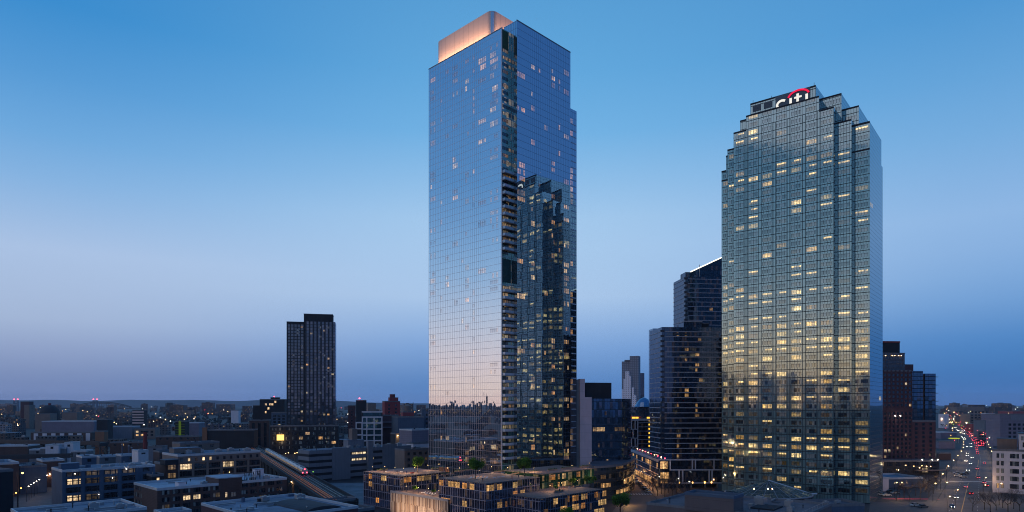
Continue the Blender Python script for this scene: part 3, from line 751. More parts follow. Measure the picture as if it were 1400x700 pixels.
for i in range(22):
    px = 566+i*5.7; Yv = 2500+(i % 4)*90; p = mirror(px, Yv, O, nl); h = zat(561+rr.random()*4, Yv); w = 6.2/F*Yv
    t = thing('tower_block', 'low dark waterfront block mirrored under the skyline in the left glass facade', 'tower block', p, 0, 'waterfront blocks mirrored in the glass tower')
    q = MB(); q.box(Fr((p.x-w/2, p.y-w/2), 0), 0, w*.9, 0, w, 0, h); q.build('wall', SKYG, t)
nf = (-Cf.v[0], -Cf.v[1])
for i, (px, py, wd) in enumerate([(982, 503, 26), (1003, 511, 20), (1022, 516, 22), (1043, 503, 15), (1060, 513, 26), (1085, 508, 24), (1112, 514, 26), (1138, 505, 22), (1160, 516, 26), (1186, 509, 24), (960, 514, 22)]):
    Yv = 900+(i % 3)*60; p = mirror(px, Yv, OC, nf); h = zat(py, Yv); w = wd/F*Yv
    t = thing('tower_block', 'dark riverside block mirrored across the lower half of the stepped office tower', 'tower block', p, 0, 'riverside blocks mirrored in the office tower')
    q = MB(); f2 = Fr((p.x-w/2, p.y-w/2), 30); q.box(f2, 0, w*.95, 0, w*.7, 0, h*.96); q.box(f2, w*.3, w*.6, w*.2, w*.5, h*.96, h); q.build('wall', SKYG, t)
# ------------------------------------------------------------------ podium blocks with roof terraces in front of the glass tower
PODG = curtain_mat('podium_glass', 1.42, 3.5, 0.40, (0.80, 0.76, 0.92, 1), (0.05, 0.045, 0.075), (0.42, 0.36, 0.42), mw=0.20, mh=0.24, tilt=0.03, rough=0.02, span=.22, span_col=(.06, .055, .085), interior=.08, mull_metal=0.2)  # purple base colour stands in for mirrored sky
PODR = curtain_mat('podium_glass_shaded', 1.42, 3.5, 0.24, (0.55, 0.65, 0.85, 1), (0.012, 0.018, 0.03), (0.24, 0.24, 0.32), mw=0.18, mh=0.22, tilt=0.03, rough=0.02, span=.22, span_col=(.03, .04, .065), interior=.08, mull_metal=0.2)  # same glass with colours darkened for the shaded faces
PODGR = curtain_mat('podium_glass_green', 1.42, 3.5, 0.18, (0.4, 0.8, 0.6, 1), (0.015, 0.06, 0.035), (0.04, 0.08, 0.06), mw=0.09, mh=0.13, tilt=0.012, rough=0.02, interior=.2)
PODW = window_mat('podium_window', .18, pane=1.42, frame=(.10, .08, .07), power=.72, warm=(1.0, .38, .08), cool=(1.0, .62, .24))
plain_cop = plain('terrace_coping', (.16, .14, .14))
RAILT, gg, out = newmat('clear_rail_glass'); tb_ = gg.n('ShaderNodeBsdfTransparent'); mx = gg.n('ShaderNodeMixShader'); mx.inputs[0].default_value = .12; gg.put(mx.inputs[1], tb_.outputs[0]); gg.put(mx.inputs[2], bsdf(gg, (.2, .22, .25, 1), .1)); gg.put(out.inputs[0], mx.outputs[0])
DECK = roof_mat('terrace_paving', (0.25, 0.175, 0.145), .5)
def podium(label, px, Y, pxl, pxr, zt, lit, ml=None, mr=None, zdeck=None, z0=-.3, lv=None, lu=None):
    P = at(px, Y); f = Fr(P, TH)
    lv = lv or run(P, f.v, pxl); lu = lu or run(P, f.u, pxr)
    t = thing('podium_block', label, 'podium', P)
    fs = faces(f, 0, lu, 0, lv)
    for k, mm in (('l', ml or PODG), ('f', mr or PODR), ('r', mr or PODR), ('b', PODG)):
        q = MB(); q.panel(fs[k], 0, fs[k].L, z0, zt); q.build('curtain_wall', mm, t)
    q = MB(); q.poly([(*f.xy(u, v), zt-.02) for u, v in ((0, 0), (lu, 0), (lu, lv), (0, lv))]); q.build('terrace_deck', DECK, t)
    q = MB()
    for k in 'lf': q.bar(fs[k], -.05, fs[k].L+.05, zt-.2, zt+.08, .08, back=-.25)
    q.build('coping', plain_cop, t)
    q = MB()
    for k in 'lf': q.bar(fs[k], .1, fs[k].L-.1, zt+.13, zt+1.05, -.12, back=-.16)
    q.build('railing', RAILT, t)
    wq = []
    rp = random.Random(px)
    for (k, a, w, row, v) in lit:
        a = round(a/1.42)*1.42+.09; z = zt-3.5*(row+1)+(.35)
        zz = math.floor((z)/3.5)*3.5 + .85
        wq.append((fs[k], a, a+w*1.42-.1, zt-3.5*(row+1)+.5, zt-3.5*row-.75, (v, rp.random(), rp.random()+.001)))
    hero_windows(t, wq, PODW, 90, out=.04)
    return t, f, lu, lv
def rlit(face, L, rows, p, seed, lo=.5, hi=1.6):
    r_ = random.Random(seed); o = []
    for row in range(rows):
        a = 1.0
        while a < L-4:
            w = r_.choice([1, 2, 2, 3, 4])
            if r_.random() < p: o.append((face, a, w, row, r_.uniform(lo, hi)))
            a += w*1.42+r_.choice([1.42, 2.84])
    return o
pA = podium('low glass podium block with a tree and people on its roof, nearest the railway', 548, 290, 497, 614, 15.4, [('l', 4.3, 2, 0, 1.3), ('l', 4.3, 2, 1, 1.3), ('l', 14, 3, 0, 1.5), ('l', 10, 2, 3, 1.6), ('f', 2, 3, 0, 1.3), ('f', 9, 3, 0, 1.5), ('f', 20, 1, 0, .8), ('f', 23, 2, 1, .8)]+rlit('f', 30, 3, .25, 3))
pB = podium('middle glass podium block, corner rooms lit orange under a round terrace tree', 664.5, 248, 600, 738, 17.2,
            [('l', 18.6, 2, 0, 1.5), ('l', 14.2, 2, 0, 1.5), ('l', 5.5, 5, 0, 1.6), ('l', .2, 2, 0, 1.2), ('l', 14.2, 2, 2, 1.6), ('l', 2, 4, 2, 1.7), ('l', 19, 2, 3, 1.2), ('f', .4, 3, 0, 1.6), ('f', 5.7, 2, 0, 1.9), ('f', 13.5, 2, 0, 1.2), ('f', 13.5, 2, 1, 1.3), ('f', 18.3, 2, 1, 1.2), ('f', 5.7, 2, 2, 1.0), ('f', 9.6, 1, 2, .6), ('f', 17, 2, 2, .6)])
pC = podium('low right podium wing with a planted terrace, warm windows along its long front', 739, 246, 722, 824, 11.8, [('f', 3.4, 2, 0, 0), ('f', 2, 2, 1, .4), ('f', 7, 2, 0, 1.6), ('f', 11, 3, 1, 2.0), ('f', 15, 1, 0, .8), ('f', 18.5, 3, 0, .9), ('f', 18.5, 3, 1, 1.1), ('f', 23.5, 2, 0, 1.0), ('f', 23.5, 2, 1, 1.0), ('f', 27.3, 1, 0, 1.3), ('f', 33, 2, 0, .8), ('f', 38, 2, 0, 1.2), ('f', 33, 5, 2, 1.2)]+rlit('f', 44, 3, .12, 8), lv=24)
pD = podium('green glass podium storey set back above the planted terrace', 741, 275, 732, 812, 17.9, [('f', .6, 1, 0, .8), ('f', 4.5, 3, 0, .9), ('f', 9.6, 1, 0, 1.4), ('f', 12.4, 2, 0, 1.3), ('f', 9.6, 1, 1, 1.5), ('f', 12.4, 2, 1, 1.3), ('f', 4.5, 2, 1, .3), ('f', 22.5, 2, 0, .9), ('f', 17, 2, 1, .3)], PODGR, PODGR, z0=11.2, lv=22)
# timber-slatted wall with the lounge terrace on top
P = at(613, 262); f = Fr(P, TH); lvw = run(P, f.v, 534)
tS = thing('slatted_podium', 'podium wall clad in tan vertical slats below a terrace of white loungers', 'podium', P)
fsS = faces(f, 0, 14, 0, lvw)
slat = [wall_mat('slat_tan', (0.46, 0.32, 0.22), .12, streak=False), wall_mat('slat_brown', (0.20, 0.13, 0.10), .12, streak=False), wall_mat('slat_pale', (0.58, 0.46, 0.36), .12, streak=False)]
q = MB(); rs = random.Random(2); a = 0
while a < fsS['l'].L-.05:
    w = min(rs.choice([.25, .3, .45]), fsS['l'].L-a); zz = 4.6+rs.uniform(-.4, .4)
    d1, d2 = rs.choice([.05, .12, .2]), rs.choice([.05, .12, .2])
    q.bar(fsS['l'], a, a+w-.02, -.3, zz-.02, d1, mi=rs.randrange(3)); q.bar(fsS['l'], a, a+w-.02, zz, 8.3, d2, mi=rs.randrange(3)); a += w
q.build('slat_wall', slat, tS)
q = MB()
for k in 'lfr': q.panel(fsS[k], 0, fsS[k].L, -.3, 9.1)
q.build('wall', M['dark'], tS)
q = MB(); q.poly([(*f.xy(u, v), 9.0) for u, v in ((0, 0), (14, 0), (14, lvw), (0, lvw))]); q.build('terrace_deck', DECK, tS)
q = MB(); q.bar(fsS['l'], -.05, lvw, 8.35, 9.25, .25, back=-.2); q.build('coping', M['pier'], tS)
area_light('wall_fill', (*Fr(P, TH).xy(-6, lvw/2), 0.6), (*f.xy(0, lvw/2), 6), 30, 1.0, 2200, (1, .68, .46))  # added area light out of view, brightens the slatted wall
fS = f
# terrace trees, loungers, people, planters, added post lamps
LEAF = []
for i, colr in enumerate([(0.09, 0.17, 0.03), (0.14, 0.24, 0.05), (0.055, 0.11, 0.03)]):
    m, gg, out = newmat(f'leaf_{["mid", "light", "dark"][i]}')
    d_ = gg.n('ShaderNodeBsdfDiffuse'); gg.put(d_.inputs[0], (*colr, 1)); t_ = gg.n('ShaderNodeBsdfTranslucent'); gg.put(t_.inputs[0], (colr[0]*1.2, colr[1]*1.3, colr[2], 1))
    mx = gg.n('ShaderNodeMixShader'); mx.inputs[0].default_value = .35; gg.put(mx.inputs[1], d_.outputs[0]); gg.put(mx.inputs[2], t_.outputs[0]); gg.put(out.inputs[0], mx.outputs[0]); LEAF.append(m)
BARK = plain('bark', (0.06, 0.045, 0.035))
def leafy_tree(label, xy, z, h, r, n=1500, seed=0, leaf=.28, group=None, name='terrace_tree'):
    rt = random.Random(seed); t = thing(name, label, 'tree', xy, z, group)
    q = MB(); top = (xy[0], xy[1], z+h*.45); q.tube((*xy, z), top, .16*h/6, .1*h/6)
    clumps = []
    for i in range(13):
        a = rt.random()*6.28; e = rt.uniform(-.5, 1.0); rr_ = r*rt.uniform(.35, .75)
        c_ = (xy[0]+rr_*math.cos(a)*math.cos(e), xy[1]+rr_*math.sin(a)*math.cos(e), z+h*.66+rr_*math.sin(e)*.75)
        q.tube(top, c_, .06*h/6, .02); clumps.append((c_, r*rt.uniform(.32, .5), rt.randrange(3)))
    q.build('trunk', BARK, t)
    q = MB()
    for i in range(n):
        c_, cr, mi = rt.choice(clumps); u = Vector((rt.gauss(0, 1), rt.gauss(0, 1), rt.gauss(0, 1))).normalized()*cr*rt.random()**.45
        p = Vector(c_)+u; a1 = Vector((rt.gauss(0, 1), rt.gauss(0, 1), rt.gauss(0, 1))).normalized(); a2 = a1.orthogonal().normalized(); s_ = leaf*rt.uniform(.6, 1.3)
        q.poly([p-a1*s_, p+a2*s_*.5, p+a1*s_, p-a2*s_*.5], mi=mi if rt.random() < .7 else rt.randrange(3))
    q.build('crown', LEAF, t); return t
def onblock(pb, px, v_in):
    """a point on a terrace, a given distance in from its left-hand front edge, in line with a pixel column"""
    f = pb[1]; P = f.xy(v_in, 0); return f.xy(v_in, run(P, f.v, px))
leafy_tree('tree on the left corner terrace beside the red planter', (at(571, 306)), 15.4, 7.2, 3.6, 2300, 1)
leafy_tree('big round tree on the terrace over the lit corner rooms', at(650, 263), 17.2, 8.2, 3.9, 2800, 2)
leafy_tree('round tree on the terrace in front of the dark tower facade', at(717, 273), 17.2, 7.6, 3.7, 2400, 3)
leafy_tree('bushy little tree on the lounge terrace', at(566, 283), 9.0, 3.2, 1.45, 600, 4, .2)
leafy_tree('smallest bush on the lounge terrace beside the last lounger', at(592.5, 275), 9.0, 2.6, 1.05, 450, 5, .17)
leafy_tree('lit green bush against the bright window of the green podium', at(783, 282), 11.8, 4.0, 1.7, 700, 6, .22)
leafy_tree('dark green bush on the planted terrace, left of its end', at(803, 290), 11.8, 3.6, 2.0, 800, 7, .24)
leafy_tree('dark green bush at the very end of the planted terrace', at(812, 293), 11.8, 3.2, 1.6, 700, 8, .24)
leafy_tree('street tree below the curved office block at the bottom of the picture', at(848, 262), 0, 13.5, 4.6, 2400, 9, .36, name='street_tree')
leafy_tree('street tree whose top just shows below the warm podium windows', at(774, 236), 0, 10.8, 4.0, 1600, 10, .36, name='street_tree')
leafy_tree('thin shrub by the green podium windows', at(760, 266), 11.8, 2.6, .9, 300, 12, .2)
WHITE = plain('white_cushion', (0.72, 0.70, 0.68))
def lounger(label, xy, z, rz, first=[None]):
    if first[0] is None:
        t = thing('sun_lounger', label, 'sun lounger', (0, 0), 0, 'white loungers on the lounge terrace'); fr = Fr((0, 0), 0)
        q = MB(); q.box(fr, 0, 1.35, 0, .7, .28, .42, bottom=True); q.build('mattress', WHITE, t)
        q = MB(); q.v = []; q.poly([(1.35, 0, .42), (1.95, 0, .85), (1.95, .7, .85), (1.35, .7, .42)]); q.poly([(1.35, .7, .3), (1.95, .7, .73), (1.95, 0, .73), (1.35, 0, .3)]); q.poly([(1.35, 0, .3), (1.95, 0, .73), (1.95, 0, .85), (1.35, 0, .42)]); q.poly([(1.35, .7, .42), (1.95, .7, .85), (1.95, .7, .73), (1.35, .7, .3)]); q.poly([(1.95, 0, .73), (1.95, .7, .73), (1.95, .7, .85), (1.95, 0, .85)]); q.build('backrest', WHITE, t)
        for u, v in ((.05, .05), (.05, .6), (1.25, .05), (1.25, .6)):
            q = MB(); q.box(fr, u, u+.06, v, v+.06, 0, .28); q.build('leg', M['metal'], t)
        first[0] = t; t.location = (*xy, z); t.rotation_euler = (0, 0, rz); return t
    return dup(first[0], (*xy, z), rz, label)
for i, px in enumerate((576, 579.5, 583, 586.5, 590)):
    v = 7.0
    p = at(px, 281-i*1.4); lounger('white sun lounger in the row on the terrace above the slatted wall', p, 9.0, R(20))
for i, px in enumerate((642, 647, 652, 659, 664)):
    p = at(px, 262.5+(i % 2)*3); o = lounger('white sun lounger under the big round terrace tree', p, 17.2, R(60)); o['group'] = 'white loungers under the round tree'
# people: one continuous body each
def person(label, xy, z, rz, colr, pose=0):
    me = bpy.data.meshes.new('person')
    s = .95
    J = [((0, 0, .95), .15), ((0, 0, 1.2), .14), ((0, 0, 1.42), .17), ((0, 0, 1.53), .065), ((0, 0, 1.68), .115), ((.1, 0, .86), .095), ((.12, .04 if pose else 0, .48), .065), ((.13, -.02, .05), .045), ((.13, .12, .03), .04),
         ((-.1, 0, .86), .095), ((-.13, -.04 if pose else 0, .48), .065), ((-.14, .03, .05), .045), ((-.14, .17, .03), .04), ((.22, 0, 1.4), .06), ((.27, .02, 1.12), .045), ((.25, .12, .9), .035), ((-.22, 0, 1.4), .06), ((-.27, .02, 1.12), .045), ((-.25, .1 if pose else .2, .9 if pose else 1.15), .035)]
    E_ = [(0, 1), (1, 2), (2, 3), (3, 4), (0, 5), (5, 6), (6, 7), (7, 8), (0, 9), (9, 10), (10, 11), (11, 12), (2, 13), (13, 14), (14, 15), (2, 16), (16, 17), (17, 18)]
    me.from_pydata([j[0] for j in J], E_, [])
    o = bpy.data.objects.new('person', me); COL.objects.link(o); o.location = (*xy, z); o.rotation_euler = (0, 0, rz)
    sk_ = o.modifiers.new('Skin', 'SKIN'); sub = o.modifiers.new('Subdivision', 'SUBSURF'); sub.levels = 1; sub.render_levels = 1
    lay = me.skin_vertices[0] if me.skin_vertices else None
    return o, J, sub
def add_person(label, xy, z, rz, colr, pose=0):
    o, J, sub = person(label, xy, z, rz, colr, pose)
    with bpy.context.temp_override(object=o, active_object=o): pass
    if o.data.skin_vertices:
        for sv, j in zip(o.data.skin_vertices[0].data, J): sv.radius = (j[1], j[1])
        o.data.skin_vertices[0].data[0].use_root = True
    o.data.materials.append(colr); tag(o, label, 'person'); return o
CL = [plain('clothes_dark', (.05, .05, .07)), plain('clothes_red', (.5, .04, .03)), plain('clothes_pale', (.5, .45, .42)), plain('clothes_blue', (.08, .12, .25))]
PPL = [(525, 306, 15.4, 'person in dark clothes near the left corner of the far left terrace', 0), (538, 303, 15.4, 'person in pale clothes standing mid-way along the far left terrace', 2), (543, 300, 15.4, 'person in dark clothes beside the pale-dressed one on the far left terrace', 0), (556, 300, 15.4, 'person in dark clothes by the red planter', 3),
       (609, 278, 17.2, 'person in dark clothes at the left end of the middle terrace', 0), (616, 275, 17.2, 'person in pale clothes next to the terrace tables', 2), (656, 253, 17.2, 'person leaning at the corner above the orange rooms', 2), (660, 253, 17.2, 'person in dark clothes beside the one leaning at the terrace corner', 0),
       (700, 263, 17.2, 'person in red right of the round tree terrace corner', 1), (709, 267, 17.2, 'person in dark clothes at the bench under the right tree', 0), (765, 264, 11.8, 'person in dark clothes on the planted terrace, nearest its rail', 0), (771, 268, 11.8, 'person in red on the planted terrace', 1), (778, 270, 11.8, 'person in pale clothes on the planted terrace', 2)]
for i, (px, Y, z, lb, ci) in enumerate(PPL): add_person(lb, at(px, Y), z, i*1.3, CL[ci], i % 2)
def planter(label, px, Y, z, L, m, plants=True):
    p = at(px, Y); t = thing('planter', label, 'planter', p, z); fr = Fr(p, TH)
    q = MB(); q.box(fr, 0, L, 0, .6, z, z+.55); q.build('trough', m, t)
    if plants:
        q = MB(); r_ = random.Random(int(px))
        for i in range(60):
            u, v = r_.uniform(0, L), r_.uniform(.05, .55); c_ = fr.xy(u, v); a = r_.random()*6.3; h = r_.uniform(.3, .8)
            q.poly([(c_[0]-.1, c_[1], z+.5), (c_[0]+.1, c_[1], z+.5), (c_[0]+.2*math.cos(a), c_[1]+.2*math.sin(a), z+.5+h)])
        q.build('plants', plantm, t)
planter('red planter on the far left terrace', 562, 301, 15.4, 1.8, plain('red_trough', (.5, .04, .03)), False)
planter('long planter along the middle terrace wall', 604, 277, 17.2, 7, M['stone'])
planter('planter by the lit bush on the planted terrace', 786, 279, 11.8, 6, M['stone'])
for (px, Y, z, L) in ((622, 290, 17.2, 6), (636, 296, 17.2, 5), (676, 288, 17.2, 8), (700, 281, 17.2, 6), (724, 286, 17.2, 7), (516, 312, 15.4, 6), (590, 318, 15.4, 8), (768, 296, 17.9, 9), (750, 288, 17.9, 6), (793, 303, 17.9, 7), (759, 262, 11.8, 5), (775, 279, 11.8, 5)):
    planter('planted trough on the '+{17.2: 'middle', 15.4: 'far left', 17.9: 'green storey', 11.8: 'planted'}[z]+' terrace', px, Y, z, L, M['stone']); bpy.data.objects[[o.name for o in bpy.data.objects if o.name.startswith('planter')][-1]]['group'] = 'planted troughs of the terraces'
for (px, Y, lb) in ((606, 292, 'left'), (614, 289, 'right')):
    p_ = at(px, Y); fp = Fr(p_, TH); t = thing('garden_screen', lb+' of two tan slatted garden screens on the middle terrace', 'screen', p_, 17.2)
    for k in range(7): q = MB(); q.box(fp, 0, .12, k*.45, k*.45+.3, 17.2, 19.2); q.build('slat', M['orange'], t)
def table_set(label, px, Y, z):
    p = at(px, Y); t = thing('terrace_table', label, 'table', p, z, 'tables on the terraces'); fr = Fr(p, 20)
    q = MB(); q.tube((*p, z+.7), (*p, z+.76), .75, n=14); q.build('table_top', M['trim'], t); q = MB(); q.tube((*p, z), (*p, z+.7), .06); q.build('leg', M['metal'], t)
for i, (px, Y, z) in enumerate([(676, 262, 17.2), (682, 264, 17.2), (688, 266, 17.2), (694, 268, 17.2), (529, 303, 15.4), (549, 302, 15.4)]):
    table_set('round white table at the rail of the middle terrace' if z > 17 else 'round white table on the far left terrace', px, Y, z)
def pt_light(name, loc, power, col=(1, .6, .3), r=0.0):
    r = 0.0
    l = bpy.data.lights.new(name, 'POINT'); l.energy = power; l.color = col; l.shadow_soft_size = r
    o = bpy.data.objects.new(name, l); COL.objects.link(o); o.location = loc; return o
def fill_post_lamp(label, xy, z, power, grp, col=(1, .6, .3)):  # made-up post lamps, added to warm the terrace decks
    t = thing('terrace_lamp', label, 'lamp', xy, z, grp)
    q = MB(); q.tube((*xy, z), (*xy, z+2.3), .05); q.build('post', M['dark'], t)
    q = MB(); q.ball((*xy, z+2.4), .075); q.build('lamp_globe', M['bulb_warm'], t)
    pt_light('terrace_fill', (xy[0], xy[1], z+2.75), power, col)
for px, Y, z in ((509, 309, 15.4), (526, 309, 15.4), (540, 305, 15.4), (552, 302, 15.4), (567, 304, 15.4), (585, 316, 15.4), (600, 322, 15.4), (612, 284, 17.2), (628, 284, 17.2), (655, 272, 17.2), (672, 290, 17.2), (694, 285, 17.2), (712, 281, 17.2), (730, 284, 17.2), (572, 282, 9), (586, 278, 9), (556, 287, 9), (600, 272, 9), (752, 266, 11.8), (768, 275, 11.8), (790, 283, 11.8), (812, 296, 11.8), (782, 289, 17.9), (806, 300, 17.9), (640, 300, 17.2)):
    fill_post_lamp('small added fill lamp on a slim post on one of the podium terraces', at(px, Y), z, 620 if z > 15 and z < 17.8 else 420, 'added terrace lamps')

# ------------------------------------------------------------------ curved glass office block with a pale concrete core
BLUG = curtain_mat('blue_office_glass', 1.6, 4.4, .22, (.55, .72, .95, 1), (.02, .032, .055), (.025, .035, .055), mw=.1, mh=.25, tilt=.02, rough=.05, span=.3, span_col=(.03, .05, .08), var=.7, interior=.012)
PODC = curtain_mat('curved_podium_glass', 1.8, 4.2, .16, (.6, .7, .75, 1), (.03, .034, .036), (.06, .065, .065), mw=.1, mh=.5, tilt=.02, rough=.06, span=.45, span_col=(.06, .062, .062), var=.7, interior=.05)
YW = 360
P = at(808, YW); f = Fr(P, 16); t = thing('curved_office_block', 'blue glass office block with a pale windowless core and a curved lower podium', 'office block', P)
w = run(P, f.u, 850); zt = zat(545, YW)
fs = faces(f, 0, w, 0, 22)
arc_pts = [f.xy(0, 0), f.xy(w, 0)] + [f.xy(w+9*math.sin(R(a)), 9*(1-math.cos(R(a)))) for a in (30, 60, 90)] + [f.xy(w+9, 24), f.xy(0, 24)]
q = MB(); q.prism(arc_pts, -.5, zt, top=False); q.build('curtain_wall', BLUG, t)
q = MB(); q.poly([(*p, zt-.6) for p in arc_pts]); q.build('roof', M['roof_dark'], t)
f2 = Fr(at(793, YW-1), 4); cw_ = run(at(793, YW-1), f2.u, 809)
q = MB(); q.box(f2, 0, cw_, 0, 20, -.5, zat(543, YW)); q.box(f2, 0, cw_*.42, .01, 19, zat(543, YW), zat(518, YW)); q.build('core_wall', M['conc_pink'], t)
f3 = Fr(at(801, YW+4), 14); q = MB(); q.box(f3, 0, run(at(801, YW+4), f3.u, 836), 0, 14, zt-2, zat(523, YW+4)); q.build('plant_room', M['dark'], t)
c0 = at(812, 326); cpts = []
for k in range(15):
    tt = k/14
    # bulging front from (812, 330) round to (868, 388)
    a = at(812, 322); e = at(868, 392); m_ = at(872, 328)
    x = (1-tt)**2*a[0]+2*tt*(1-tt)*m_[0]+tt*tt*e[0]; y = (1-tt)**2*a[1]+2*tt*(1-tt)*m_[1]+tt*tt*e[1]; cpts.append((x, y))
zp = 16.4
q = MB(); q.prism(cpts+[at(826, 400), at(806, 345)], -.3, zp, top=False); pod = q.build('curved_podium', PODC, t)
q = MB(); q.poly([(*p, zp-.25) for p in cpts+[at(826, 400), at(806, 345)]]); q.build('podium_roof', M['roof_grey'], pod)
q = MB()
for a, c_ in zip(cpts, cpts[1:]):
    d = Vector((c_[0]-a[0], c_[1]-a[1])); L = d.length; d /= L; fc = Face(a, tuple(d), (d.y, -d.x), L); q.bar(fc, -.02, L+.02, zp-.6, zp+.5, .15, back=-.4)
q.build('podium_coping', M['conc'], pod)
wq = []; r_ = random.Random(9)
for k, (a, c_) in enumerate(zip(cpts, cpts[1:])):
    d = Vector((c_[0]-a[0], c_[1]-a[1])); L = d.length; d /= L; fc = Face(a, tuple(d), (d.y, -d.x), L)
    for row in range(4):
        z = 4.2*row; p = (.4, .5, .05, .1)[row] if k < 9 else (.6, .7, .02, .02)[row]
        if row == 1 and k in (0, 3): p = .2
        if r_.random() < p: wq.append((fc, .25, L-.25, z+1.9, z+3.9, ((1.9 if row < 2 else .5)*r_.uniform(.5, 1), .9, r_.random()+.001)))
hero_windows(t, wq, M['win'], 60, out=.06)
wq = []
for kz, a, n_, v in ((7, 1, 6, 1.0), (7, 14, 5, .25), (3, 9, 1, .9), (5, 4, 1, .15), (9, 8, 1, .1), (1, 3, 2, .3)):
    wq.append((fs['f'], a, a+n_*1.2, kz*4.4+1.5, kz*4.4+3.6, (v, .6, r_.random()+.001)))
hero_windows(t, wq, M['win'], 60, out=.06)

# ------------------------------------------------------------------ the dark banded towers and their neighbours
BANDG = curtain_mat('banded_glass', 1.5, 3.0, .12, (.5, .65, .9, 1), (.012, .02, .038), (.02, .025, .04), mw=.1, mh=.1, tilt=.02, rough=.05, interior=.02)
BANDW = plain('slab_edge', (.42, .44, .52))
def banded(label, name, P, ang, lu, lv, z0, zt, fh=3.0, bal=True, lit=.03, group=None, seed=1):
    f = Fr(P, ang); t = thing(name, label, 'tower', P, 0, group); fs = faces(f, 0, lu, 0, lv)
    q = MB(); q.box(f, 0, lu, 0, lv, z0, zt, top=False); q.build('curtain_wall', BANDG, t)
    q = MB(); q.poly([(*f.xy(u, v), zt-.3) for u, v in ((0, 0), (lu, 0), (lu, lv), (0, lv))]); q.build('roof', M['roof_dark'], t)
    q = MB(); z = z0+fh
    while z < zt-.5:
        for k in 'fl': q.bar(fs[k], -.05, fs[k].L+.05, z-.18, z+.28, .22)
        z += fh
    q.build('slab_edges', BANDW, t)
    r_ = random.Random(seed); wq = []; z = z0
    cols_ = [r_.uniform(0, lu-3) for _ in range(5)]
    while z < zt-fh:
        for a in cols_:
            if r_.random() < lit*2.5: wq.append((fs['f'], a, a+r_.choice([1.5, 2.5]), z+.6, z+2.4, (r_.uniform(.4, 1.2), .85, r_.random()+.001)))
        if r_.random() < lit*2: a = r_.uniform(0, lu-3); wq.append((fs['f'], a, a+2, z+.6, z+2.4, (r_.uniform(.4, 1.2), .85, r_.random()+.001)))
        z += fh
    hero_windows(t, wq, M['win'], 60, out=.07)
    if bal:
        z = z0+fh
        while z < zt-1:
            q = MB(); q.bar(fs['f'], -1.0, 1.2, z-.12, z+.9, 1.0); q.build('balcony', plain_rail, t); z += fh
    return t, f, fs
plain_rail = plain('dim_rail', (.06, .065, .085))
YB = 388
P = at(905, YB); lu = 40
b1 = banded('wide dark tower ringed by thin white floor bands, left of the stepped office tower', 'banded_tower', P, 5, lu, 24, 15, zat(447, YB), bal=True, lit=.05, seed=3)
q = MB(); q.bar(b1[2]['f'], 3, 17, zat(453, YB)-2.2, zat(453, YB)-.9, .1); q.build('lit_ceiling', M['win'], b1[0])
bulkhead(b1[0], b1[1], 15, 30, 4, 16, zat(447, YB)-.3, 3.2, M['dark'], M['trim'])
YB2 = 430
P = at(937, YB2); f = Fr(P, 6); zt = zat(378, YB2)
b3 = banded('taller dark banded tower with a slanted roof edge of white light', 'banded_tower', P, 6, 26, 22, 0, zt, bal=True, lit=.02, seed=8)
# slanted glazed crown: rises to the right, a line of light along its edge
q = MB(); z1, z2 = zat(372, YB2), zat(350, YB2); lu = 26
fc = b3[2]['f']; c_ = [fc.pt(0, zt-.2, .05), fc.pt(lu, zt-.2, .05), fc.pt(lu, z2, .05), fc.pt(3.5, z1, .05), fc.pt(0, z1, .05)]
bk = [(p[0]+f.v[0]*9, p[1]+f.v[1]*9, p[2]) for p in c_]
q.poly(c_, [(p[0], p[2]) for p in c_]); q.poly(bk[::-1], [(p[0], p[2]) for p in bk[::-1]])
for i in range(5): j = (i+1) % 5; q.poly([c_[j], c_[i], bk[i], bk[j]])
q.build('slanted_crown', BANDG, b3[0])
q = MB(); q.tube(fc.pt(3.5, z1+.25, .2), fc.pt(lu, z2+.25, .2), .33); q.build('light_strip', glow('white_strip', (1, .95, .8), 2.2), b3[0])
q = MB(); q.tube(fc.pt(9.5, zt, .2), fc.pt(9.5, z1+5.0, .2), .2); q.build('crown_mullion', M['trim'], b3[0])
P = at(941, 384); t = thing('roof_pavilion', 'small dark glazed roof pavilion on the wide banded tower', 'pavilion', P, zat(447, YB)); fq = Fr(P, 4)
q = MB(); q.box(fq, 0, 11, 8, 18, zat(447, YB)-.2, zat(439, YB)); q.build('wall', BANDG, t)
q = MB(); q.box(fq, -.3, 11.3, 7.7, 18.3, zat(439, YB), zat(439, YB)+.5, bottom=True); q.build('roof', BANDW, t)
P = at(893, 520); f = Fr(P, 6); t = thing('glass_slab', 'pale blue glass slab showing as a narrow strip behind the banded tower', 'tower', P)
q = MB(); q.box(f, 0, 20, 0, 11, 0, zat(449, 520)); q.build('curtain_wall', curtain_mat('pale_blue_glass', 2.4, 3.2, .34, (.6, .78, .98, 1), (.03, .06, .12), (.03, .05, .09), tilt=.01), t)
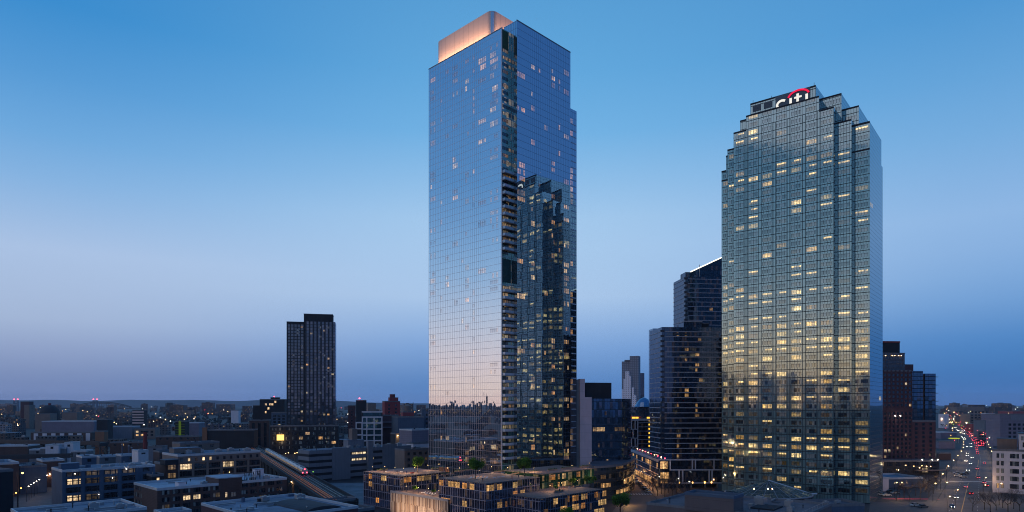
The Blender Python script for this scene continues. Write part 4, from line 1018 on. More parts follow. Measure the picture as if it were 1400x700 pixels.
# far white-gridded tower
YG = 1500; P = at(848, YG)
GRIDW = wall_mat('white_grid', (.50, .47, .52), .15); 
t = thing('white_tower', 'slim far tower faced in a stepped white grid between grey edges', 'tower', P); f = Fr(P, -22); w = lambda px: (px-848)/F*YG
def sheet(root, name, f, u0, u1, v0, v1, z0, z1, mat):
    q = MB(); q.box(f, u0, u1, v0, v1, z0, z1); return q.build(name, mat, root)
GT = wall_mat('far_tower_grey', (.30, .30, .36), .1, lines=(5, 4), joint=1.4, streak=False)
sheet(t, 'tower_shaft', f, w(849), w(861), 8, 30, 0, zat(494, YG), GT); sheet(t, 'tower_shaft', f, w(860.5), w(872.5), 4, 26, 0, zat(487, YG), GT)
sheet(t, 'roof_slab', f, w(853), w(861), 6, 30, zat(494, YG), zat(492, YG), M['conc'])
GW = curtain_mat('white_grid_face', 4.0, 4.6, .05, (.6, .65, .8, 1), (.02, .022, .035), (.9, .84, .92), mw=2.5, mh=2.7, mull_metal=0.0)
for a, c_, zy in ((850, 852.5, 532), (852.5, 855, 518), (855, 860.5, 508), (860.5, 863, 514), (864, 867, 530), (867, 870, 540), (870, 873.5, 552)):
    sheet(t, 'grid_face', f, w(a), w(c_)-.2, 0, 4, 0, zat(zy, YG), GW)
P = at(872.5, 1560); t = thing('dark_slab_tower', 'slim black slab between the white-gridded tower and the banded towers', 'tower', P); sheet(t, 'wall', Fr(P, 5), 0, 15, 0, 14, 0, zat(510, 1560), BANDG)
P = at(862, 900); t = thing('blue_roof_hall', 'dark stepped block with a blue domed glass roof below the white-gridded tower', 'hall', P); f = Fr(P, 0)
sheet(t, 'wall', f, 0, 36, 0, 20, 0, zat(556, 900), BANDG)
q = MB(); c_ = f.xy(20, 8)
for i in range(4):
    r0, r1 = 13-3.4*i, 13-3.4*(i+1); z0_ = zat(556, 900)+[0, 6, 10, 12][i]; z1_ = zat(556, 900)+[6, 10, 12, 12.8][i]
    for k in range(14):
        a0, a1 = 6.283*k/14, 6.283*(k+1)/14; pp = lambda r, a, z: (c_[0]+max(r, 0)*math.cos(a), c_[1]+max(r, 0)*math.sin(a), z)
        q.poly([pp(r0, a0, z0_), pp(r0, a1, z0_), pp(r1, a1, z1_), pp(r1, a0, z1_)])
q.build('dome', curtain_mat('blue_dome', 2, 2, .3, (.5, .75, 1, 1), (.02, .06, .16), (.03, .06, .12)), t)
# mid-rise with a white frame and a column of amber lamps
YM = 478; P = at(857, YM); f = Fr(P, 3); zt = zat(573, YM); lu = run(P, f.u, 896)
t = thing('framed_midrise', 'dark mid-rise with a white frame on its left bays and a column of amber lights', 'apartment block', P)
fs = faces(f, 0, lu, 0, 20)
q = MB(); q.box(f, 0, lu, 0, 20, 0, zt, top=False); q.build('curtain_wall', BANDG, t)
q = MB(); q.poly([(*f.xy(u, v), zt-.3) for u, v in ((0, 0), (lu, 0), (lu, 20), (0, 20))]); q.build('roof', M['roof_brown'], t)
q = MB(); q.bar(fs['f'], -.1, lu+.1, zt-1.2, zt+.4, .35)
zz = zt-1.2
for i, st in enumerate((0, 1, 0, 1)):
    for a in ((.1, 3.0, 5.7, 7.6) if st == 0 else (.7, 2.2, 4.2, 7.6)): q.bar(fs['f'], a, a+.75, zz-6.0, zz, .3)
    q.bar(fs['f'], 0, 8, zz-6.4, zz-5.9, .31); zz -= 6.4
q.build('frame', M['white'], t)
q = MB(); z = 12
while z < zt-2: q.bar(fs['f'], 8.2, lu, z, z+.35, .25); z += 3.1
q.build('slab_edges', BANDW, t)
z = 13.2
while z < zt:
    q = MB(); q.bar(fs['f'], 16.0, 17.0, z, z+1.2, .3); q.build('amber_light', glow('amber_panel', (1, .55, .06), 1.6) if 'amber_panel' not in bpy.data.materials else bpy.data.materials['amber_panel'], t); z += 3.1
for u in (5, 7.5, 16): 
    q = MB(); q.box(f, u, u+1.8, 3, 5, zt-.3, zt+1.5); q.build('roof_lantern', bpy.data.materials['amber_panel'], t)
q = MB(); q.box(f, 1.5, 12, 5, 12, zt-.3, zt+1.8); q.build('bulkhead', M['brick_red'], t)
# long low shop front down the side street
z16 = 15.6; Pn = at(900, 372); Pf = at(856.5, 474)
d = Vector((Pn[0]-Pf[0], Pn[1]-Pf[1])); L = d.length; ang = math.degrees(math.atan2(d.y, d.x))
f = Fr(Pf, ang)                       # u towards the camera along the street
t = thing('shop_terrace', 'long low block along the side street, amber shop windows above parked cars', 'shops', Pf); fs = faces(f, 0, L, 0, 18)
q = MB(); q.box(f, 0, L, 0, 18, 0, z16, top=False); q.build('wall', BANDG, t)
q = MB(); q.poly([(*f.xy(u, v), z16-.2) for u, v in ((0, 0), (L, 0), (L, 18), (0, 18))]); q.build('roof', M['roof_grey'], t)
q = MB()
for z in (4.2, 7.4, 10.6): q.bar(fs['f'], 0, L, z, z+.3, .3)
q.bar(fs['f'], -.1, L+.1, z16-1.1, z16+.35, .4, back=-.4); q.build('slab_edges', BANDW, t)
a = .4
while a < L-1: q = MB(); q.bar(fs['f'], a, a+.6, 0, 4.2, .3); q.build('shop_pier', M['stone'], t); a += 6
wq = []; r_ = random.Random(4)
for row, z in enumerate((.5, 4.7, 7.9, 11.1)):
    a = .8
    while a < L-4:
        pr = (.85, .2, .25, .75 if a > L*.55 else .1)[row]
        if r_.random() < pr: wq.append((fs['f'], a+.4, a+5.4 if row == 0 else a+4.2, z+.2, z+2.6 if row else z+3.2, ((2.2 if row in (0, 3) else .9)*r_.uniform(.5, 1.1), .95, r_.random()+.001)))
        a += 6
hero_windows(t, wq, M['win'], 80, out=.1)
for u in range(20, int(L), 9):
    q = MB(); q.ball((*f.xy(u, 4), z16+.9), .3); q.build('roof_lamp', M['bulb_red'] if u % 2 else M['bulb_warm'], t)
# framed base of the banded tower with tall colonnade
P = at(901, 371); f = Fr(P, 2); lu = run(P, f.u, 987); z0_, z1_, zt = zat(661, 371), zat(643, 371), zat(627.5, 371)
t = thing('framed_podium', 'dark glass podium of the banded tower with a white grid frame over a lamp-lit colonnade', 'podium', P); fs = faces(f, 0, lu, 0, 16)
q = MB(); q.box(f, 0, lu, 0, 16, z0_, zt); q.build('curtain_wall', BANDG, t)
q = MB(); q.box(f, 0, lu, 6, 15.9, 0, z0_+.2); q.build('recess_wall', M['dark'], t)
q = MB(); fr_ = fs['f']
for z in (z0_, z1_, zt-.7): q.bar(fr_, 6 if z < zt-1 else -.3, lu, z-.1, z+.55, .3)
for a in (6, 18.6, 20.4, 31): q.bar(fr_, a, a+.6, z1_, zt, .29)
for a in (11, 13, 28.2, 29.8): q.bar(fr_, a, a+.8, z0_, z1_, .29)
q.build('frame', BANDW, t)
for a in (2, 10, 18, 26, 33): q = MB(); q.bar(fr_, a, a+.7, 0, z0_, -.2, back=-1.0); q.build('column', M['conc'], t)
for a in (11.5, 19, 26, 29.8): q = MB(); q.ball(fr_.pt(a, 3.0, .25), .34, sz=1.6); q.build('wall_lamp', M['bulb_amber'], t)
wq = [(fr_, .6, 4.8, z1_+.8, zt-1.4, (2.2, .8, .3)), (fr_, .6, 5.6, z0_+2.5, z1_-1.2, (1.8, .9, .7)), (fr_, .6, 5, z0_+.2, z0_+2, (1.0, .9, .75)), (fr_, 30.5, 31.6, z0_+1.2, z0_+3, (1.0, .9, .2))]
hero_windows(t, wq, M['win'], 20, out=.08)
for px, Y, p in ((876, 420, 700), (884, 392, 700), (893, 372, 600), (868, 450, 600), (904, 362, 400)):
    pt_light('shop_glow', (*at(px-3, Y), 4.5), p*3.2, (1, .46, .15), .6)
pt_light('lobby_glow', (*at(858, 306), 4.0), 1800, (1, .55, .2), .6)
# ------------------------------------------------------------------ the low city on the left
ROOFS = {}; NOGO = []                                              # (px0, px1, Y0, Y1) already built over
def used(px0, px1, Y0, Y1): NOGO.append((px0, px1, Y0, Y1))
def bld(name, label, cat, px, Y, zt, pxr=None, pxl=None, lu=None, lv=None, wm='grey', rm='roof_grey', ang=TH, z0=-.4, parapet=.9, wins=(), group=None, u_extra=()):
    P = at(px, Y); f = Fr(P, ang); lu = lu or run(P, f.u, pxr); lv = lv or run(P, f.v, pxl)
    t = thing(name, label, cat, P, 0, group); block(t, f, lu, lv, z0, zt, M[wm], M[rm], parapet)
    if Y < 700: ROOFS[t.name] = (f, lu, lv, zt-parapet)
    fs = faces(f, 0, lu, 0, lv)
    for wdef in wins:
        k = wdef.pop('face', 'f'); cap = wdef.pop('cap', 100); mm = wdef.pop('mat', 'win')
        hero_windows(t, grid(fs[k], **wdef), M[mm], cap)
    used(min(pxl or px-20, px), max(pxr or px+20, px), Y-5, Y+60)
    return t, f, fs, lu, lv
# blue-grey industrial loft
t, f, fs, lu, lv = bld('industrial_loft', 'blue-grey five-storey loft with rows of factory windows, two bays glowing yellow', 'loft building', 85, 282, 18.8, pxr=212, lv=20, wm='conc_blue', rm='roof_blue')
r_ = random.Random(31)
nb = 5; st = (lu-1.0)/nb; wq = []
for k in range(5):
    z = 18.8-3.55*(k+1)+.7
    for i in range(nb):
        a = .5+st*i+.9; b_ = a+st-1.8
        if i == 4: a, b_ = a+1.5, b_-1.0
        v = {(1, 0): 1.9, (3, 0): 2.2, (0, 1): .2, (0, 2): .24, (0, 3): .26, (1, 1): .09, (1, 2): .12, (3, 1): .12, (0, 0): .05}.get((k, i), 0)
        wq.append((fs['f'], a, b_, z, z+2.3, (v, .35, r_.random()+.001)))
hero_windows(t, wq, M['winp'])
q = MB()
for i in range(nb+1): q.bar(fs['f'], max(0, .5+st*i-.6), min(lu, .5+st*i+.6), 0, 18.0, .3)
q.build('pier', M['conc_blue'], t)
skylights(t, f, [(8, 8, 9, 1.2), (20, 9, 9, 1.2), (14, 14, 8, 1.0), (30, 6, 6, 2)], 17.9)
bulkhead(t, f, 2, 9, 12, 17, 17.9, 2.6, M['conc_blue'], M['roof_blue']); bulkhead(t, f, 42, 48, 3, 10, 17.9, 2.4, M['dark'])
for u, v in ((36, 10), (27, 4), (16, 4)): hvac(t, f, u, v, 17.9)
q = MB(); q.ball(fs['f'].pt(4.6, 17.0, .5), .16); q.build('wall_lamp', M['bulb_white'], t)
for a, z in ((19, 14), (24.5, 17.6), (13.5, 7.2)): q = MB(); q.ball(fs['f'].pt(a, z, .5), .15); q.build('wall_lamp', M['bulb_white'], t)
# brown two-wing building
t, f, fs, lu, lv = bld('brick_loft', 'long brown brick loft in three wings with a taller middle and pale snow-blue roofs', 'loft building', 215, 262, 13.6, pxr=392, pxl=183, wm='brick', rm='roof_pale')
st = 3.05; wq = []
for k in range(4):
    z = 13.6-2.95*(k+1)+.2
    a = 1.6
    while a < lu-3:
        if not (24 < a < 33): wq.append((fs['f'], a, a+2.9, z, z+1.75, ((1.9 if k == 1 and 7 < a < 14 else .12 if r_.random() < .12 else 0), .3, r_.random()+.001)))
        a += 4.0
    for a in (1.0, 3.4, 6.2, 9.2): wq.append((fs['l'], a, a+1.5, z, z+1.8, (0, .3, r_.random()+.001)))
for z in (10.6, 7.4): wq.append((fs['f'], 26.6, 27.7, z, z+2.1, (2.4, .3, .4))); wq.append((fs['f'], 29.2, 31.4, z, z+1.9, (.1, .3, .4)))
hero_windows(t, wq, M['winb'])
q = MB(); q.box(f, 24, 34, -.12, 14, 10.0, 15.4, top=False); o = q.build('stair_block', M['brick'], t); q = MB(); q.box(f, 23.8, 34.2, -.3, 14.1, 15.4, 15.8, bottom=True); q.build('stair_roof', M['roof_pale'], o)
bulkhead(t, f, 9, 12, 3, 7, 12.7, 2.2, M['white'], M['roof_pale']); hvac(t, f, 19, 5, 12.7, .9); hvac(t, f, 40, 5, 12.7, .9); hvac(t, f, 47, 6, 12.7)
q = MB(); fb = faces(f, 36, 43, 2, 2.3)['f']                                   # roof sign lattice, seen from behind
for i in range(8): q.bar(fb, i-.08+.0, i+.08, 12.7, 17.2, .1)
for i in range(7):
    a, c_ = (i, i+1) if i % 2 else (i+1, i); q.tube(fb.pt(a, 13.3, .1), fb.pt(c_, 17.0, .1), .09)
for z in (13.2, 17.1): q.bar(fb, 0, 7, z-.08, z+.08, .12)
q.build('sign_frame', M['dark'], t)
bulkhead(t, f, 44, 48, 9, 12, 12.7, 4.6, M['white'], M['roof_pale'])
q = MB(); fq = faces(f, 44, 48, 9, 12)['f']; q.bar(fq, 1.9, 2.4, 14, 16.8, .05); q.bar(fq, .9, 2.0, 15, 15.4, .05); q.bar(fq, .9, 1.2, 15.4, 16.8, .05); q.build('wall_sign', M['dark'], t)
# concrete loft with attic windows
t, f, fs, lu, lv = bld('concrete_loft', 'buff concrete loft with tall piers and a row of small square attic windows', 'loft building', 243, 322, 22.4, pxr=356, lv=22, wm='stone', rm='roof_blue')
n = 12; st = lu/n; wq = []
for i in range(n): wq.append((fs['f'], st*i+st*.32, st*i+st*.68, 19.0, 20.6, (2.4 if i in (1, 3, 4) else 0, .3, r_.random()+.001)))
st = lu/6
for i in range(6):
    for k, z in enumerate((15.0, 11.6)):
        v = 2.3 if (i, k) == (0, 0) else 1.2 if (i, k) == (3, 0) else 0
        wq.append((fs['f'], st*i+.9, st*(i+1)-.5, z, z+2.6, (v, .3, r_.random()+.001)))
hero_windows(t, wq, M['win'])
q = MB()
for i in range(7): q.bar(fs['f'], max(0, st*i-.35), min(lu, st*i+.75), 0, 18.2, .35)
q.bar(fs['f'], 0, lu, 18.2, 18.7, .4); q.build('pier', M['stone'], t)
for u, v in ((8, 12), (15, 15), (22, 9), (30, 13), (36, 6)): hvac(t, f, u, v, 21.5, 1.2)
bulkhead(t, f, 3, 16, 14, 21, 21.5, 3.0, M['stone'], M['roof_blue'])
for px in (299, 311, 333):
    pass
bld('brick_annex', 'dim maroon brick annex between the loft with yellow bays and the buff concrete loft', 'building', 226, 318, 18.5, pxr=243, lv=16, wm='brick', rm='roof_grey', wins=[dict(z0=6.5, fh=4, nf=3, pitch=5, ww=3.6, wh=2.2, lit=.8, lo=.15, hi=.5)])
bld('narrow_shed', 'narrow dark lane building with two yellow-green lit windows one above the other', 'building', 208, 300, 15, pxr=224, lv=14, wm='dark', rm='roof_dark', wins=[dict(z0=7.5, fh=3.6, nf=2, pitch=8, ww=1.4, wh=1.4, lit=1, lo=2, hi=2.4)])
bld('maroon_hut', 'small maroon flat-roofed hut in front of the brown brick loft at the bottom edge', 'hut', 222, 232, 8.8, pxr=262, lv=9, wm='brick_plum', rm='roof_blue')
# foreground roofs cut by the bottom of the picture
def near_roof(label, pxf, Yf, zt, lu, lv, wm, rm, units=()):
    P = at(pxf, Yf); f = Fr(P, TH); t = thing('flat_roofed_building', label, 'building', f.xy(-lu, -lv))
    g_ = f.at(-lu, -lv); block(t, g_, lu, lv, -.4, zt, M[wm], M[rm], .7); ROOFS[t.name] = (g_, lu, lv, zt-.7)
    for (u, v, s_) in units: hvac(t, g_, u, v, zt-.7, s_)
    return t, g_
near_roof('pale blue roof with a white kerb cut off by the bottom left edge', 166, 222, 15.2, 30, 26, 'conc', 'roof_blue', [(18, 14, 1), (24, 8, .8)])
t, g_ = near_roof('blue-grey roof with a vaulted back, bottom edge below the brown brick loft', 402, 250, 13.2, 34, 44, 'brick_plum', 'roof_blue', [(25, 24, 1), (28, 30, 1.2), (18, 36, 1)])
q = MB(); 
for i in range(10):
    a0, a1 = math.pi*i/10, math.pi*(i+1)/10; r0 = 6.5
    pp = lambda a, v: (*g_.xy(24+r0*math.cos(a), v), 12.4+1.5*math.sin(a))
    q.poly([pp(a0, 4), pp(a1, 4), pp(a1, 27), pp(a0, 27)])
q.poly([(*g_.xy(24+6.5*math.cos(math.pi*i/10), 27), 12.4+1.5*math.sin(math.pi*i/10)) for i in range(11)]); q.poly([(*g_.xy(24+6.5*math.cos(math.pi*i/10), 4), 12.4+1.5*math.sin(math.pi*i/10)) for i in range(11)][::-1])
q.build('vaulted_roof', M['roof_dark'], t)
bld('roof_hut', 'dark box-shaped hut with a grey top beside the end of the railway', 'hut', 449, 248, 10.6, pxr=488, lv=7, wm='dark', rm='roof_grey')
bld('low_shed', 'low slate-roofed shed at the bottom edge left of the podium glass', 'shed', 470, 238, 8.4, pxr=512, lv=12, wm='dark', rm='roof_grey')
# parking garage in slabs
t, f, fs, lu, lv = bld('parking_garage', 'grey slab-sided parking garage with open decks and three blank panels', 'garage', 423, 398, 19.0, pxr=562, pxl=408, wm='dark', rm='roof_blue')
def decks(q, fc, a0, a1):
    for k in range(5): q = MB(); q.bar(fc, a0, a1, 19-3.9*k-2.2, 19-3.9*k+.1, .25); q.build('deck_edge', M['grey'], t)
decks(q, fs['f'], 0, lu*.20); decks(q, fs['f'], lu*.37, lu*.53); decks(q, fs['f'], lu*.58, lu*.69); decks(q, fs['f'], lu*.84, lu); decks(q, fs['l'], 0, fs['l'].L)
q = MB(); q.bar(fs['f'], lu*.20, lu*.37, 0, 19.8, .4); q.bar(fs['f'], lu*.69, lu*.84, 0, 20.6, .4); q.bar(fs['f'], lu*.53, lu*.58, 0, 23.5, 2.0); q.build('stair_tower', M['grey'], t)
wq = []
for k, z in ((0, 15.1), (1, 11.2)):
    for a in (lu*.385, lu*.42, lu*.455, lu*.49): wq.append((fs['f'], a, a+lu*.03, z-.3, z+1.4, (2.3, .15, r_.random()+.001)))
wq.append((fs['f'], lu*.585, lu*.60, 10.9, 12.4, (2, .2, .3)))
hero_windows(t, wq, M['win'], out=.06)
for u, v in ((30, 5), (38, 9), (52, 6), (60, 5), (70, 7)): hvac(t, f, u, v, 18.1, 1.3)
bulkhead(t, f, 33, 45, 10, 16, 18.1, 5.5, M['grey'], M['roof_blue'])
q = MB(); q.box(f, 36.5, 40.5, 11, 15, 23.8, 31); o = q.build('shaft', M['stone'], t)
P = at(512, 396); 
bld('arched_brick_house', 'small buff building with a curved gable and dark square windows beside the tower base', 'building', 553, 400, 19.8, pxr=588, lv=10, wm='stone', rm='roof_grey', wins=[dict(z0=7.8, fh=3.6, nf=3, pitch=4.2, ww=1.9, wh=1.8, lit=.1)])
# lit stub, white block, grey slab, red tower, white frame building
bld('lit_stub', 'narrow block whose end wall is washed by two yellow lamps', 'building', 541, 520, 24.4, pxr=563, lv=7, wm='dark', rm='roof_dark')
P = at(541, 519); f = Fr(P, TH); ft = thing('stair_house', 'buff stair wall glowing under two yellow lamps', 'stair wall', P)
q = MB(); q.box(f, -.3, 8, -1.2, -.05, 0, 24.0); q.build('wall', M['stone'], ft)
for a, z in ((.8, 22.5), (6.5, 21), (6.8, 13.5)): q = MB(); q.ball((*f.xy(a, -1.6), z), .3); q.build('wall_lamp', M['bulb_warm'], ft); pt_light('wall_light', (*f.xy(a, -2.6), z-.8), 200, (1, .72, .3))
bld('white_shed', 'whitish blank block against the left edge of the glass tower', 'building', 563, 500, 28, pxr=600, lv=16, wm='lilac', rm='roof_blue')
bld('white_lintel_house', 'low house framed by a pale square portal', 'building', 565, 470, 19.5, pxr=598, lv=8, wm='white', rm='roof_dark', wins=[dict(z0=10, fh=4, nf=1, pitch=12, ww=10.5, wh=4.5, lit=0)])
bld('slate_block', 'big blank slate-blue block beside the stepped red brick tower', 'building', 544, 640, 35, pxr=580, lv=30, wm='conc_blue', rm='roof_dark', ang=22)
bld('blue_slab', 'blue slab with a column of small dark windows touching the glass tower edge', 'building', 577, 660, 43, pxr=600, lv=16, wm='conc_blue', rm='roof_dark', ang=10, wins=[dict(z0=4, fh=4.4, nf=9, pitch=7, ww=1.8, wh=2.2, lit=0)])
t, f, fs, lu, lv = bld('red_brick_tower', 'stepped red brick tower with a round-topped lift house', 'tower block', 526, 760, 51, pxr=547, lv=18, wm='brick_red', rm='roof_dark', ang=20, wins=[dict(z0=8, fh=4, nf=10, pitch=5.5, ww=2, wh=2.2, lit=.0)])
bulkhead(t, f, 6, 16, 2, 12, 50, 5, M['brick_red']); q = MB(); c_ = f.xy(10, 7); q.tube((*c_, 55), (*c_, 59), 3.2, 3.2, 12); q.build('lift_house', M['brick_red'], t)
t, f, fs, lu, lv = bld('red_deck_building', 'rusty red-brown block with curved open decks below the stepped brick tower', 'building', 520, 690, 36, pxr=545, lv=18, wm='brick_plum', rm='roof_dark', ang=12)
q = MB()
for z in (28, 22.5): q.bar(fs['f'], 1, lu*.7, z, z+1.1, 2.0)
q.build('deck_edge', M['lilac'], t)
t, f, fs, lu, lv = bld('water_tank_house', 'low red block carrying a round water tank, behind the red brick tower', 'building', 551, 820, 38, pxr=566, lv=16, wm='brick_red', rm='roof_dark', ang=20)
q = MB(); c_ = f.xy(7, 6); q.tube((*c_, 38.5), (*c_, 45.5), 4.2, 4.2, 14); q.tube((*c_, 45.5), (*c_, 47.5), 4.4, .3, 14)
q.build('water_tank', M['stone'], t)
q = MB(); q.box(f, 13, 13.6, 3, 3.6, 37, 50); q.build('chimney', M['brick'], t)
t, f, fs, lu, lv = bld('white_frame_building', 'blue glass office in a white square frame, stepped down on its left', 'office block', 495, 650, 40, pxr=523, lv=18, wm='dark', rm='roof_dark', ang=14)
WF = [(fs['f'], 4, lu, 40)]
q = MB(); fc = fs['f']
for z in (39, 33.8, 28, 22, 16, 10.5): q.bar(fc, -.2, lu, z, z+1.3, .4)
for a in (-.2, lu*.20, lu*.56, lu-1.2): q.bar(fc, a, a+1.1, 0, 34.6, .39)
q.build('frame', M['white'], t)
wq = [(fc, a0, a1, z+1.3, z+5.5, (0, .5, r_.random()+.001)) for z in (10.5, 16, 22, 28) for a0, a1 in ((.9, lu*.2), (lu*.2+1.1, lu*.56), (lu*.56+1.1, lu-1.2))]+[(fc, .9, lu-1.2, 35.1, 38.9, (0, .5, .3))]
hero_windows(t, wq, window_mat('blue_window', .3, (.5, .85, 1, 1), (.01, .05, .07), pane=3))
t, f, fs, lu, lv = bld('white_frame_annex', 'lower white-framed glass annex left of the white frame building', 'office block', 486.5, 648, 29.5, pxr=495, lv=16, wm='dark', rm='roof_dark', ang=14)
q = MB(); fc = fs['f']
for z in (28.5, 22.5, 16.5, 10.5): q.bar(fc, -.2, lu, z, z+1.2, .4)
for a in (-.2, lu-.6): q.bar(fc, a, a+1.0, 0, 29, .39)
q.build('frame', M['white'], t)
t, f, fs, lu, lv = bld('lilac_tower', 'mauve slab block with a dark top and a red beacon, beside the white frame building', 'tower block', 476, 780, 46, pxr=486, lv=14, wm='brick_plum', rm='roof_dark', ang=15, wins=[dict(z0=5, fh=3.5, nf=11, pitch=4, ww=1.6, wh=1.6, lit=.02, cap=20)])
bld('dark_topped_block', 'dark stepped block with a red beacon and small lamps, behind the white frame building', 'tower block', 487, 900, 53, pxr=501, lv=16, wm='dark', rm='roof_dark', ang=15)
q = MB(); p = at(491.5, 900); q.ball((*p, 55.5), .9); tag(q.build('beacon_lamp', M['bulb_red']), 'red beacon on the dark stepped block right of the slab tower', 'lamp')
bld('tan_block', 'tan flat-topped block behind the white frame building', 'building', 503, 1000, 49, pxr=514, lv=16, wm='stone', rm='roof_dark', ang=20)
# tall slab tower in two halves
YA = 640; P = at(392, YA); f = Fr(P, 12)
ta = thing('slab_tower', 'tall dark residential slab tower in two halves with a crown on the right', 'tower', P)
lu1, luT = run(P, f.u, 417), run(P, f.u, 458.5)
GLA = curtain_mat('slab_tower_glass', 3.1, 3.05, .12, (.55, .68, .88, 1), (.045, .055, .07), (.02, .025, .035), mw=1.0, mh=.7, tilt=.02, rough=.05, var=.9, interior=.02, mull_metal=0)
GLB = curtain_mat('slab_tower_glass_right', 3.6, 3.05, .12, (.5, .62, .85, 1), (.05, .06, .08), (.025, .03, .045), mw=1.6, mh=.4, tilt=.02, rough=.05, var=.8, interior=.02, mull_metal=0)
zA, zB, zC = zat(440, YA), zat(438, YA)-.6, zat(428.5, YA)
q = MB(); q.box(f, 0, lu1, 0, 16, 0, zA, top=False); q.build('wall', GLA, ta)
q = MB(); q.box(f, lu1, luT, -1.2, 16, 0, zB, top=False); q.build('wall', GLB, ta)
q = MB(); q.box(f, lu1-1.2, luT-2.5, 1, 15, zA-1, zC); q.build('roof_screen', M['dark'], ta)
q = MB(); q.box(f, lu1-1.4, luT-2.3, .8, 15.2, zC, zC+.5, bottom=True); q.build('screen_cap', M['pier'], ta)
q = MB(); q.poly([(*f.xy(u, v), zA-.2) for u, v in ((0, 0), (lu1, 0), (lu1, 16), (0, 16))]); q.build('roof', M['roof_dark'], ta)
q = MB(); fc = faces(f, 0, lu1, 0, 16)['f']; q.bar(fc, -.1, 1.0, 0, zA, .3); q.bar(fc, lu1-1.2, lu1, 0, zA, .3); q.bar(fc, -.1, lu1, zA-2, zA+.4, .35); q.build('edge_fin', M['dark'], ta)
fr2 = faces(f, lu1, luT, -1.2, 16)['f']; wq = []; r_ = random.Random(6)
for (fc, L) in ((fc, lu1), (fr2, luT-lu1)):
    for k in range(40):
        z = 2+3.05*k
        for a in range(1, int(L)-2, 4):
            p = r_.random()
            if p < .035: wq.append((fc, a, a+2.2, z+.8, z+2.5, (r_.uniform(.3, 1.3), r_.random(), r_.random()+.001)))
            elif p < .12: wq.append((fc, a, a+2.4, z+.7, z+2.6, (.03, .5, r_.random()+.001)))
hero_windows(ta, wq, M['winb'], 90, out=.08)
t, f, fs, lu, lv = bld('tower_base_block', 'dark podium at the foot of the slab tower with one big glowing arched window', 'podium', 369, 622, 27, pxr=462, lv=16, wm='dark', rm='roof_dark', ang=10, wins=[dict(z0=4, fh=4.4, nf=5, pitch=5.5, ww=3.8, wh=2.6, lit=.08, mat='winb')])
q = MB(); fc = fs['f']; a0 = lu*.10; q.bar(fc, a0, a0+6.5, 13, 18.5, .2); q.build('lit_window', glow('lit_hall', (1, .62, .16), 1.9), t)
pt_light('hall_glow', fc.pt(a0+4, 15, 4), 1500, (1, .6, .2), 1)
t, f, fs, lu, lv = bld('dark_midrise', 'black stepped mid-rise with four yellow windows and a red beacon', 'tower block', 355, 800, 53.5, pxr=389, lv=20, wm='dark', rm='roof_dark', ang=10)
bulkhead(t, f, 12, 22, 3, 12, 52.6, 3.0, M['dark']); q = MB(); q.ball((*f.xy(16, 4), 56.6), .5); q.build('beacon', M['bulb_red'], t)
hero_windows(t, [(fs['f'], a, a+2.2, z, z+2.4, (2.4, .5, r_.random()+.001)) for a, z in ((6, 46), (11, 46), (13.5, 46), (9, 41), (6, 36.5), (17, 49))], M['win'])
bld('dark_midrise_wing', 'lower black wing on the left of the stepped mid-rise', 'tower block', 346, 805, 46, pxr=355, lv=18, wm='dark', rm='roof_dark', ang=10)
bld('gridded_midrise', 'dark mid-rise with pale window columns below the black stepped one', 'tower block', 371, 720, 38.5, pxr=392, lv=18, wm='conc_blue', rm='roof_dark', ang=10, wins=[dict(z0=2, fh=3.4, nf=10, pitch=4.5, ww=2.8, wh=2.2, lit=.06)])
bld('striped_block', 'pinkish block in vertical stripes left of the slab tower foot', 'building', 341, 680, 31, pxr=368, lv=18, wm='brick', rm='roof_grey', ang=15, wins=[dict(z0=2, fh=28, nf=1, pitch=5, ww=2.6, wh=25, lit=0)])
# dark long shed with an end pier, four thin stacks behind
t, f, fs, lu, lv = bld('dark_shed', 'long black windowless shed ending in a tan brick pier', 'shed', 279, 560, 25.6, pxr=347, lv=14, wm='dark', rm='roof_dark', ang=8)
q = MB(); q.bar(fs['f'], -1.2, 2.6, 0, 27.5, 1.0); q.build('end_pier', M['orange'], t)
for i, px in enumerate((281.5, 290.5, 299.5, 308.5)):
    p = at(px, 640); st_ = thing('vent_stack', ['leftmost', 'second from left', 'third from left', 'rightmost'][i]+' of the four pale stacks behind the long black shed', 'stack', p, 0, 'stacks behind the black shed')
    q = MB(); q.tube((*p, 0), (*p, 28.5), .95, .85, 10); q.build('shaft', M['lilac'], st_); q = MB(); q.tube((*p, 28.3), (*p, 29.2), 1.1, 1.1, 10); q.build('rim', M['conc'], st_)
bld('pale_warehouse', 'pale-roofed warehouse right of the green-lit block', 'warehouse', 254, 800, 25, pxr=272, lv=24, wm='lilac', rm='roof_pale', ang=10)
t, f, fs, lu, lv = bld('green_lit_block', 'dark louvred block with a vertical strip of green light', 'building', 239.5, 760, 28, pxr=253, lv=14, wm='dark', rm='roof_dark', ang=8)
q = MB(); fc = fs['f']
for z in range(6, 27, 3): q.bar(fc, .3, lu-.3, z, z+.5, .1)
q.build('green_louvre', plain('green_light_tint', (.16, .30, .03)), t); q = MB(); q.bar(fc, lu*.36, lu*.6, 5, 28, .3); q.build('light_strip', M['strip_green'], t)  # green light of the strip put into the louvre colour
bld('orange_cube', 'tan windowless cube on the far side of the elevated road', 'building', 130, 620, 22.0, pxr=142.5, lv=8, wm='orange', rm='roof_brown', ang=8)
bld('black_block', 'black windowless block behind the tan cube', 'building', 132, 780, 29.5, pxr=147, lv=14, wm='dark', rm='roof_dark', ang=8)
t, f, fs, lu, lv = bld('striped_office', 'small office slab banded in pink-white and dark stripes', 'office block', 181, 1100, 38, pxr=196.5, lv=14, wm='dark', rm='roof_dark', ang=6)
q = MB()
